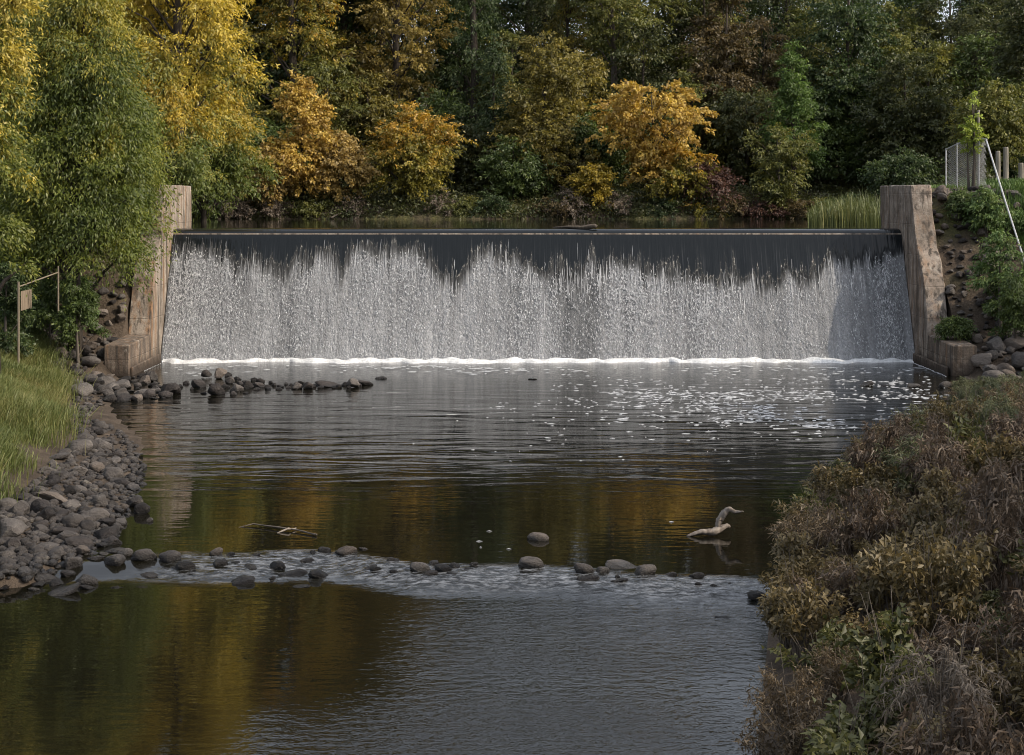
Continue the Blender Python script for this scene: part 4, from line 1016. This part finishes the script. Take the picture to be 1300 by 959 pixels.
tag(mobj('pebbles', qmesh('pebbles', cv, cf, M['rock'], smooth=True)), kind='stuff')

# ------------------------------------------------------------------ grass, reeds, weeds
def blades(name, pts, L, Wd, mat, seed, lean=.5, wind=(.15, -.1), parent=None):
    """bent blades of grass, three segments each"""
    rng = np.random.default_rng(seed); P = np.asarray(pts, float); n_ = len(P)
    a = rng.uniform(0, 2 * PI, n_); d = np.stack([np.cos(a), np.sin(a), 0 * a], 1)
    l = L * rng.uniform(.5, 1.25, (n_, 1)) if not hasattr(L, '__len__') else np.asarray(L)[:, None] * rng.uniform(.6, 1.2, (n_, 1))
    bend = (rng.uniform(.1, 1, (n_, 1)) * lean) * d + np.array([[wind[0], wind[1], 0]])
    s = np.stack([-np.sin(a + .6), np.cos(a + .6), 0 * a], 1) * (Wd * rng.uniform(.6, 1.3, (n_, 1))) * .5
    up = np.array([[0, 0, 1.0]])
    p1 = P + (up * .55 + bend * .18) * l; p2 = P + (up * .9 + bend * .55) * l; p3 = P + (up * (1.05 - .3 * np.linalg.norm(bend, axis=1, keepdims=True)) + bend * 1.0) * l
    V = np.stack([P - s, P + s, p1 + s * .8, p1 - s * .8, p2 + s * .5, p2 - s * .5, p3], 1).reshape(-1, 3)
    i = np.arange(n_)[:, None] * 7
    Q = np.concatenate([i + np.array([[0, 1, 2, 3]]), i + np.array([[3, 2, 4, 5]]), i + np.array([[5, 4, 6, 6]])], 1).reshape(-1, 4)
    # last quad is a triangle: keep it as a sliver quad with a split tip
    V2 = np.concatenate([V, p3 + s * .05]); Q = Q.copy(); tq = np.arange(2, len(Q), 3); Q[tq, 2] = len(V) + np.arange(n_)
    rnd = np.clip(rng.random(n_) * .55 + .45 * (.5 + .5 * vnoise(P[:, 0] * 1.2, P[:, 1] * 1.2, seed)), 0, 1)
    return mobj(name, qmesh(name, V2, Q, M[mat], {'rnd': ('FACE', np.repeat(rnd, 3)), 'hgt': ('FACE', np.tile([0, .5, 1], n_))}), parent)
rg = np.random.default_rng(21)
def scatter(n_, x0, x1, y0, y1, ok):
    x = rg.uniform(x0, x1, n_); y = rg.uniform(y0, y1, n_); m = ok(x, y); x, y = x[m], y[m]
    return np.stack([x, y, ground(x, y) - .03], 1)
def lgrass(x, y):
    e = np.interp(y, [24, 32, 36, 40, 46, 50, 54, 57, 59], [-10.9, -10.7, -11.2, -11.8, -12.9, -14.1, -15.0, -15.8, -16.6])
    return (x < e + .45 * vnoise(x * 1.5, y * 1.5, 71) + .35 * rg.normal(size=len(x))) & (x > -.345 * y - 2.2)
pts = scatter(240000, -24, -9.4, 22, 60, lgrass)
pts = pts[:90000]
hl = .60 + .30 * vnoise(pts[:, 0] * .7, pts[:, 1] * .7, 72)
tag(blades('bank_grass', pts, np.clip(hl, .22, 1), .020, 'grass', 22, .95, (.28, -.18)), kind='stuff')
# lawn and rough grass on the right bank top
pts = scatter(26000, 18, 32, 66.5, 92, lambda x, y: x > np.interp(y, [66, 72, 80, 96], [18.5, 18, 19.5, 23]))
tag(blades('lawn_grass', pts, .16, .04, 'weed', 23, .5, (0, 0)), kind='stuff')
# rough grass higher up the right bank
pts = scatter(60000, 4, 34, 11, 57, lambda x, y: (x > np.interp(y, YR, XR) + 1.2) & (x < np.interp(y, YR, XR) + 15))[:26000]
tag(blades('rough_grass', pts, .42 + .15 * vnoise(pts[:, 0], pts[:, 1], 81), .03, 'drybrown', 27, .9, (-.15, -.1)), kind='stuff')
# reeds in the right corner of the pond
pts = []
for _ in range(3400):
    px = rg.uniform(1026, 1118); D = rg.uniform(76, 84); pts.append((wx(px, D), D, 5.2))
pts = np.array(pts); top = np.interp((pts[:, 0] * F / pts[:, 1]) + CX, [1026, 1045, 1075, 1100, 1118], [.95, 1.35, 1.55, 1.65, 1.5])
top = .84 * top * (.66 + .5 * rg.random(len(top)) ** 2 + .14 * vnoise(pts[:, 0] * 4, pts[:, 1] * 2, 29))
tag(blades('reeds', pts, top, .034, 'reed', 24, .42, (-.10, 0)), kind='stuff')
# weeds over the right ramp and under the fence, and tufts on the left ramp
pts = scatter(30000, 17.2, 26, 57.5, 70.5, lambda x, y: (x > np.interp(y, [57, 60, 61, 63, 65, 68, 71], [19.4, 19.4, 20.0, 20.1, 20.2, 20.0, 19.6]) + .5 * vnoise(x * 2, y * 2, 73)))
tag(blades('bank_weeds', pts, .40 + .2 * vnoise(pts[:, 0], pts[:, 1], 74), .045, 'weed', 25, .7, (-.1, -.1)), kind='stuff')
pts = scatter(16000, -26, -16.5, 58.5, 69, lambda x, y: x < np.interp(y, [58, 61, 63, 66, 69], [-18.6, -18.2, -18.0, -18.0, -17.4]) + .4 * vnoise(x * 2, y * 2, 75))
tag(blades('ramp_grass', pts, .42, .04, 'weed', 26, .7, (.1, -.1)), kind='stuff')
# bushes on the right ramp
for (px, D, top, base, w, mt, lab) in [(1252, 65.5, 236, 296, 40, 'weed', 'leafy weeds piled against the chain link fence'), (1222, 66.5, 240, 285, 42, 'midgreen', 'dark weeds at the top of the right ramp'),
                                       (1270, 62, 290, 380, 60, 'weed', 'pale green bush under the leaning pipe'), (1270, 62.5, 340, 400, 36, 'midgreen', 'dark green bush beside the right ramp stones'),
                                       (1288, 60.5, 340, 430, 60, 'midgreen', 'green bush at the right edge above the rocks'), (1292, 66, 268, 330, 50, 'weed', 'light green bush at the right edge below the lawn'),
                                       (1212, 61.5, 402, 424, 34, 'midgreen', 'low dark tuft just above the right footing block')]:
    tree('bank_bush', lab, mt, px, D, top, base, w, 'bush', 3600, .17, .055, None, 'bush', bark='twig', nl=10, spray=.35, droop=.5)
tree('climbing_vine', 'bright yellow green vine climbing above the chain link fence', 'vine', 1236, 68.5, 108, 196, 26, 'tall', 900, .16, .08, None, 'vine', bark='twig', nl=12, spray=.2, lob=(.25, .35))
tree('climbing_vine', 'smaller pale vine tip left of the taller vine', 'vine', 1229, 68.6, 146, 200, 14, 'tall', 400, .15, .08, None, 'vine', bark='twig', nl=8, spray=.18, lob=(.3, .4))

# ------------------------------------------------------------------ chain link fence, leaning pipe, wooden posts
fr = empty('chain_link_fence', (wx(1201, 69.5), 69.5, gz(wx(1201, 69.5), 69.5)), 'grey chain link fence with a curved top rail above the right ramp', 'fence')
fb = fr.location.copy()
run = [(1201, 190, 70.5), (1215, 183, 69.6), (1230, 178, 69.0), (1243, 175.5, 68.4), (1253, 177, 68.0)]
rp = [Vector((wx(px, D), D, wz(py, D))) - fb for px, py, D in run]
mb = MB(); mb.tube(rp, .028, 6); mb.build('top_rail', M['galv'], fr)
for i in (0, 1, 3):
    mb = MB(); t = rp[i]; mb.tube([t + Vector((0, 0, .05)), Vector((t.x, t.y, -.3))], .032 if i else .038, 7); mb.build('post', M['galv'], fr)
mb = MB()
def rail_at(s):
    s = max(0, min(.9999, s)) * (len(rp) - 1); k = int(s); return rp[k].lerp(rp[k + 1], s - k)
nw = 34
for sgn in (1, -1):
    for i in range(-26, nw + 26):
        s0 = i / nw; pts = []
        for j in range(9):
            q = j / 8; s = s0 + sgn * q * .72
            if 0 <= s <= 1:
                t = rail_at(s); pts.append(Vector((t.x, t.y + .006 * sgn, t.z * (1 - q) - .15 * q)))
        if len(pts) > 1: mb.tube(pts, .005, 3, False)
o = mb.build('wire_mesh', M['galv'], fr); o['kind'] = 'stuff'
mb = MB(); D0, D1 = 67.6, 62.5
mb.tube([(wx(1252, D0), D0, wz(178, D0)), (wx(1276, 65), 65, wz(255, 65)), (wx(1302, D1), D1, wz(336, D1))], .036, 8)
tag(mb.build('leaning_pipe', M['galv']), 'pale steel pipe leaning down from the fence to the bank', 'pipe')
for (px, top, base, w, D, lab) in [(1267, 192, 238, 8, 73.5, 'narrow weathered wooden post behind the leaning pipe'), (1277, 187, 232, 9, 76, 'thicker grey wooden post right of the narrow one'), (1296, 207, 230, 9, 79, 'short stub of a wooden post at the right edge'), (1242, 140, 182, 5, 68.9, 'thin weathered pole with a vine beside it')]:
    x = wx(px, D); g = gz(x, D); h = wz(top, D); r = w * D / F / 2 * .78
    mb = MB(); mb.tube([(x, D, g - .4), (x + .01, D, (g + h) / 2), (x, D, h - .04), (x, D, h)], [r, r * .97, r * .95, r * .8], 9)
    tag(mb.build('wooden_post', M['wood']), lab, 'post')

# ------------------------------------------------------------------ pipe railing with hanging board on the left bank
D = 55.0; x0 = wx(23.5, D); g0 = gz(x0, D)
rl = empty('pipe_railing', (x0, D, g0), 'tan pipe railing with a board on the left bank', 'railing')
def rel(px, py, D): return Vector((wx(px, D), D, wz(py, D))) - rl.location
mb = MB(); mb.tube([rel(23.5, 358, 55), (0, 0, -.3)], .038, 8); mb.build('post', M['paint'], rl)
mb = MB(); p = rel(74, 338, 57.5); mb.tube([p, (p.x, p.y, p.z - 1.6)], .030, 8); mb.build('post', M['paint'], rl)
mb = MB(); mb.tube([rel(24.5, 364, 55), rel(74, 346, 57.5)], .024, 8); mb.build('rail', M['paint'], rl)
mb = MB(); a = rel(26.5, 370, 55.0); b = rel(35, 394, 55.3)
mb.add([(a.x, a.y, b.z), (b.x, b.y + .3, b.z + .06), (b.x, b.y + .3, a.z + .03), (a.x, a.y, a.z), (a.x + .02, a.y + .06, b.z), (b.x + .03, b.y + .36, b.z + .06), (b.x + .03, b.y + .36, a.z + .03), (a.x + .02, a.y + .06, a.z)],
       [(0, 1, 2, 3), (7, 6, 5, 4), (0, 4, 5, 1), (1, 5, 6, 2), (2, 6, 7, 3), (3, 7, 4, 0)])
mb.build('board', M['sign'], rl)
mb = MB(); c = rel(38.2, 369, 55.4); e = rel(39, 392, 55.5); mb.tube([c, e], .022, 5); mb.build('board_edge', M['paint'], rl)

# ------------------------------------------------------------------ driftwood, sticks, log on the crest
def wood_piece(name, pts, rad, mat, label, cat):
    mb = MB(); P = [Vector(p) for p in pts]; rnd = random.Random(len(label))
    Q = []; Rr = []
    for i in range(len(P) - 1):
        for k in range(7):
            f = k / 7; j = Vector((rnd.uniform(-1, 1), rnd.uniform(-1, 1), rnd.uniform(-1, 1))) * rad[i] * .10
            Q.append(P[i].lerp(P[i + 1], f) + j + Vector((0, 0, rad[i] * .5 * math.sin((i + f) * 2.7)))); Rr.append((rad[i] * (1 - f) + rad[i + 1] * f) * rnd.uniform(.90, 1.08))
    Q.append(P[-1]); Rr.append(rad[-1])
    mb.tube(Q, Rr, 12)
    for k in range(len(Q)):                                             # ridges of the grain and a flattened section
        for a_ in range(12):
            i_ = k * 12 + a_; c_ = Q[k]; v_ = Vector(mb.v[i_]) - c_
            mb.v[i_] = tuple(c_ + v_ * (1 + .16 * math.sin(a_ * 2.1 + k * .25) + .10 * math.sin(a_ * 5.3 - k * .4)))
    return mb, Q
D = dwater(681)
dw = empty('driftwood', (wx(905, D), D, 0), 'bleached driftwood log with a curved branch rising from the water', 'driftwood')
def dr(px, py, dd=0): d2 = D + dd; return Vector((wx(px, d2), d2, wz(py, d2))) - dw.location
mb, _ = wood_piece('log', [dr(872, 681), dr(890, 676), dr(908, 673), dr(926, 669, .2)], [.02, .055, .065, .035], None, 'bleached log', ''); mb.build('log', M['driftwood'], dw, True)
mb, _ = wood_piece('branch', [dr(911, 675, .1), dr(913, 661, .1), dr(917, 653, .1), dr(926, 648, .05), dr(935, 649), dr(944, 650, -.1)], [.050, .060, .062, .050, .032, .008], None, 'curved branch', ''); mb.build('branch', M['driftwood'], dw, True)
D2 = dwater(674)
def wpt(px, py, up=0.0): d = dwater(py); return (wx(px, d), d, up)
mb, _ = wood_piece('stick', [wpt(298, 670, -.02), wpt(322, 668, .04), wpt(350, 672, .05), wpt(380, 676, .03), wpt(402, 681, .03)], [.008, .013, .016, .013, .02], None, 'thin bleached stick', '')
tag(mb.build('drift_stick', M['twig'], None, True), 'thin grey stick lying in the calm water above the riffle', 'stick')
mb, _ = wood_piece('stick', [wpt(352, 677, .0), wpt(366, 675, .05), wpt(376, 673, .04)], [.012, .024, .01], None, 'short pale splinter', '')
tag(mb.build('drift_stick', M['driftwood'], None, True), 'short pale splinter of wood beside the thin stick', 'stick')
mb, _ = wood_piece('log', [(wx(702, 68.6), 68.6, 5.29), (wx(722, 68.2), 68.2, 5.32), (wx(742, 67.9), 67.9, 5.34), (wx(757, 67.75), 67.75, 5.34)], [.03, .06, .085, .09], None, 'stranded log', '')
tag(mb.build('stranded_log', M['wetwood'], None, True), 'dark log stranded on the crest of the weir', 'log')
# fallen pale trunks along the far bank
for (a, b, r, lab) in [((500, 276, 96.2), (536, 268, 97.2), .09, 'pale fallen trunk at the foot of the round yellow tree'), ((258, 268, 95), (296, 252, 98), .06, 'pale leaning branch at the left corner of the pond'), ((420, 277, 95.8), (446, 270, 96.8), .06, 'thin fallen branch below the low orange maple')]:
    A = Vector((wx(a[0], a[2]), a[2], wz(a[1], a[2]))); B = Vector((wx(b[0], b[2]), b[2], wz(b[1], b[2])))
    mb, _ = wood_piece('log', [A, A.lerp(B, .5) + Vector((0, 0, .1)), B], [r, r * .8, r * .3], None, lab, '')
    tag(mb.build('fallen_trunk', M['twig'], None, True), lab, 'log')

# ------------------------------------------------------------------ plants of the right bank, nearest the camera
def plant_mesh(kind, seed):
    rng = np.random.default_rng(seed); H = 1.0
    mb = MB(); tips = []
    ns = {'willow': 22, 'drybrown': 24, 'pinkbrown': 24, 'ochre': 22, 'broadgreen': 20, 'fern': 30}[kind]
    for i in range(ns):
        a = rng.uniform(0, 2 * PI); sp = rng.uniform(.12, .70); h = H * rng.uniform(.45, 1.15) * (1.15 - .4 * sp)
        p0 = Vector((rng.normal(0, .10), rng.normal(0, .10), -.1)); p3 = Vector((math.cos(a) * sp, math.sin(a) * sp, h))
        p1 = p0.lerp(p3, .4) + Vector((0, 0, .12)); p2 = p0.lerp(p3, .75) + Vector((0, 0, .10))
        if kind == 'fern': p3 += Vector((math.cos(a) * .3, math.sin(a) * .3, -.38))
        mb.tube([p0, p1, p2, p3], [.011, .009, .006, .003], 4, False); tips.append((p1, p2, p3))
    for i in range(7):
        a = rng.uniform(0, 2 * PI); l = rng.uniform(.8, 1.35); b_ = rng.uniform(.1, .5)
        mb.tube([(math.cos(a) * .08, math.sin(a) * .08, -.1), (math.cos(a) * (.08 + b_ * .35), math.sin(a) * (.08 + b_ * .35), l * .6), (math.cos(a) * b_, math.sin(a) * b_, l), (math.cos(a) * (b_ + .12), math.sin(a) * (b_ + .12), l * .97)], [.008, .006, .004, .002], 4, False)
    C = []; Dn = []; spr = []
    per = {'willow': 90, 'drybrown': 75, 'pinkbrown': 85, 'ochre': 68, 'broadgreen': 58, 'fern': 110}[kind]
    for (p1, p2, p3) in tips:
        sv = rng.random()
        for k in range(per):
            f = rng.random() ** .7
            q = p1.lerp(p2, f * 2) if f < .5 else p2.lerp(p3, (f - .5) * 2)
            off = rng.normal(0, 1, 3) * np.array([.06, .06, .045]) * (1.0 if kind != 'fern' else .45)
            C.append(np.array(q) + off); d = np.array(p3 - p1); d = d / np.linalg.norm(d)
            dd = d * .5 + rng.normal(0, .7, 3); dd[2] -= {'willow': .75, 'fern': .5, 'drybrown': .6}.get(kind, .25); Dn.append(dd); spr.append(sv)
    C = np.array(C); Dn = np.array(Dn); n_ = len(C)
    Nn = rng.normal(0, .5, (n_, 3)) + np.array([0, -.45, .8])
    L, Wd, cu = {'willow': (.15, .021, .5), 'drybrown': (.115, .028, .8), 'pinkbrown': (.105, .022, .6), 'ochre': (.11, .046, .45), 'broadgreen': (.12, .060, .35), 'fern': (.10, .013, .8)}[kind]
    V, Q, m = leaves(C, Dn, Nn, L, Wd, rng, cu, True)
    rnd = np.clip(np.array(spr) * .45 + rng.random(n_) * .55, 0, 1)
    lm = qmesh('leaves', V, Q, M[kind], {'rnd': ('FACE', np.repeat(rnd, m)), 'hgt': ('FACE', np.repeat(C[:, 2], m))})
    return lm, mb.mesh('stems', M['twig'])
PM = {k: [plant_mesh(k, 900 + 10 * i + j) for j in range(2)] for i, k in enumerate(['willow', 'drybrown', 'pinkbrown', 'ochre', 'broadgreen', 'fern'])}
WORDS = {'willow': 'grey green plant', 'drybrown': 'withered brown plant', 'pinkbrown': 'faded brown plant', 'ochre': 'ochre plant', 'broadgreen': 'dull green plant', 'fern': 'withered grey fern'}
pr = random.Random(12)
def plant(kind, x, y, h, wd, label, group):
    root = empty('bank_plant', (x, y, gz(x, y) - .05), label, 'plant', group, pr.uniform(0, 6.28))
    root.scale = (wd, wd, h); lm, sm = PM[kind][pr.randrange(2)]
    mobj('stems', sm, root); mobj('leaves', lm, root)
pp = []
def zone(px, py):
    if pr.random() < .42: return pr.choice(['drybrown', 'ochre', 'ochre', 'broadgreen', 'broadgreen', 'willow', 'pinkbrown'])
    r = np.random.default_rng(int(px * 3 + py * 7)).random()
    if py < 545: return 'willow' if r < .75 else 'broadgreen'
    if px < 1090 and py < 680: return 'pinkbrown' if r < .6 else 'drybrown' if r < .85 else 'broadgreen'
    if py < 650: return ['ochre', 'drybrown', 'willow', 'ochre'][int(r * 4)]
    if py > 790 and px > 1180: return 'fern' if r < .35 else 'drybrown'
    if py > 780 and px > 1040: return 'broadgreen' if r < .6 else 'ochre'
    if px < 1040: return 'pinkbrown' if r < .5 else 'ochre'
    return ['drybrown', 'ochre', 'drybrown', 'ochre', 'broadgreen', 'pinkbrown'][int(r * 6)]
npl = 0
for _ in range(6000):
    y = pr.uniform(13.5, 57); xr = float(np.interp(y, YR, XR)); x = xr - .15 + pr.random() * pr.uniform(0, 14)
    if x > .335 * y + 1.2: continue
    near_ = .64 + .006 * y
    if any((a - x) ** 2 + (b - y) ** 2 < near_ ** 2 for a, b in pp): continue
    pp.append((x, y)); g = gz(x, y); px = CX + F * x / y; py = HY + F * (CAMZ - g - .6) / y
    kd = zone(px, py); h = pr.choice([.45, .65, .85, 1.0, 1.15, 1.35]) * pr.uniform(.9, 1.1) * (.8 if x - xr < .8 else 1.0) * np.interp(y, [40, 47, 56], [1, .68, .42])
    h = float(h)
    if y > 55.5 and x > 17.4: continue
    yb = [(51, 'under the right footing rocks'), (46, 'in front of the footing rocks'), (41, 'level with the foam flecks'), (36.5, 'level with the dark ripples'), (32.5, 'above the driftwood'), (29.5, 'beside the driftwood'),
          (27, 'beside the riffle'), (24, 'just below the riffle'), (21.5, 'by the lower right water'), (19, 'near the bottom edge'), (0, 'at the bottom edge')]
    where = next(w for lim, w in yb if y > lim); d_ = x - xr
    lat = 'at the water line' if d_ < 1.0 else 'low on the bank' if d_ < 3 else 'halfway up the bank' if d_ < 6 else 'high on the bank'
    sz = 'tall' if h > 1.0 else 'short' if h < .72 else 'bushy'
    plant(kd, x, y, h, min(max(h, .75), 1.0) * pr.uniform(.95, 1.2), f'{sz} {WORDS[kd]} {where}, {lat}', f'right bank {WORDS[kd]}s')
    npl += 1
print('plants', npl, 'shore rocks', count)

# look-alikes that share a place: told apart by which stands left and which right
same = {}
for o in COL.objects:
    if o.parent is None and o.get('label') and o.get('group'): same.setdefault(o['label'], []).append(o)
for lab, os_ in same.items():
    os_.sort(key=lambda o: o.location.x / max(o.location.y, 1))
    if len(os_) == 2: w = ['left one', 'right one']
    elif len(os_) == 3: w = ['left one', 'middle one', 'right one']
    else: continue
    for o, t_ in zip(os_, w): o['label'] = f'{lab}, {t_}'
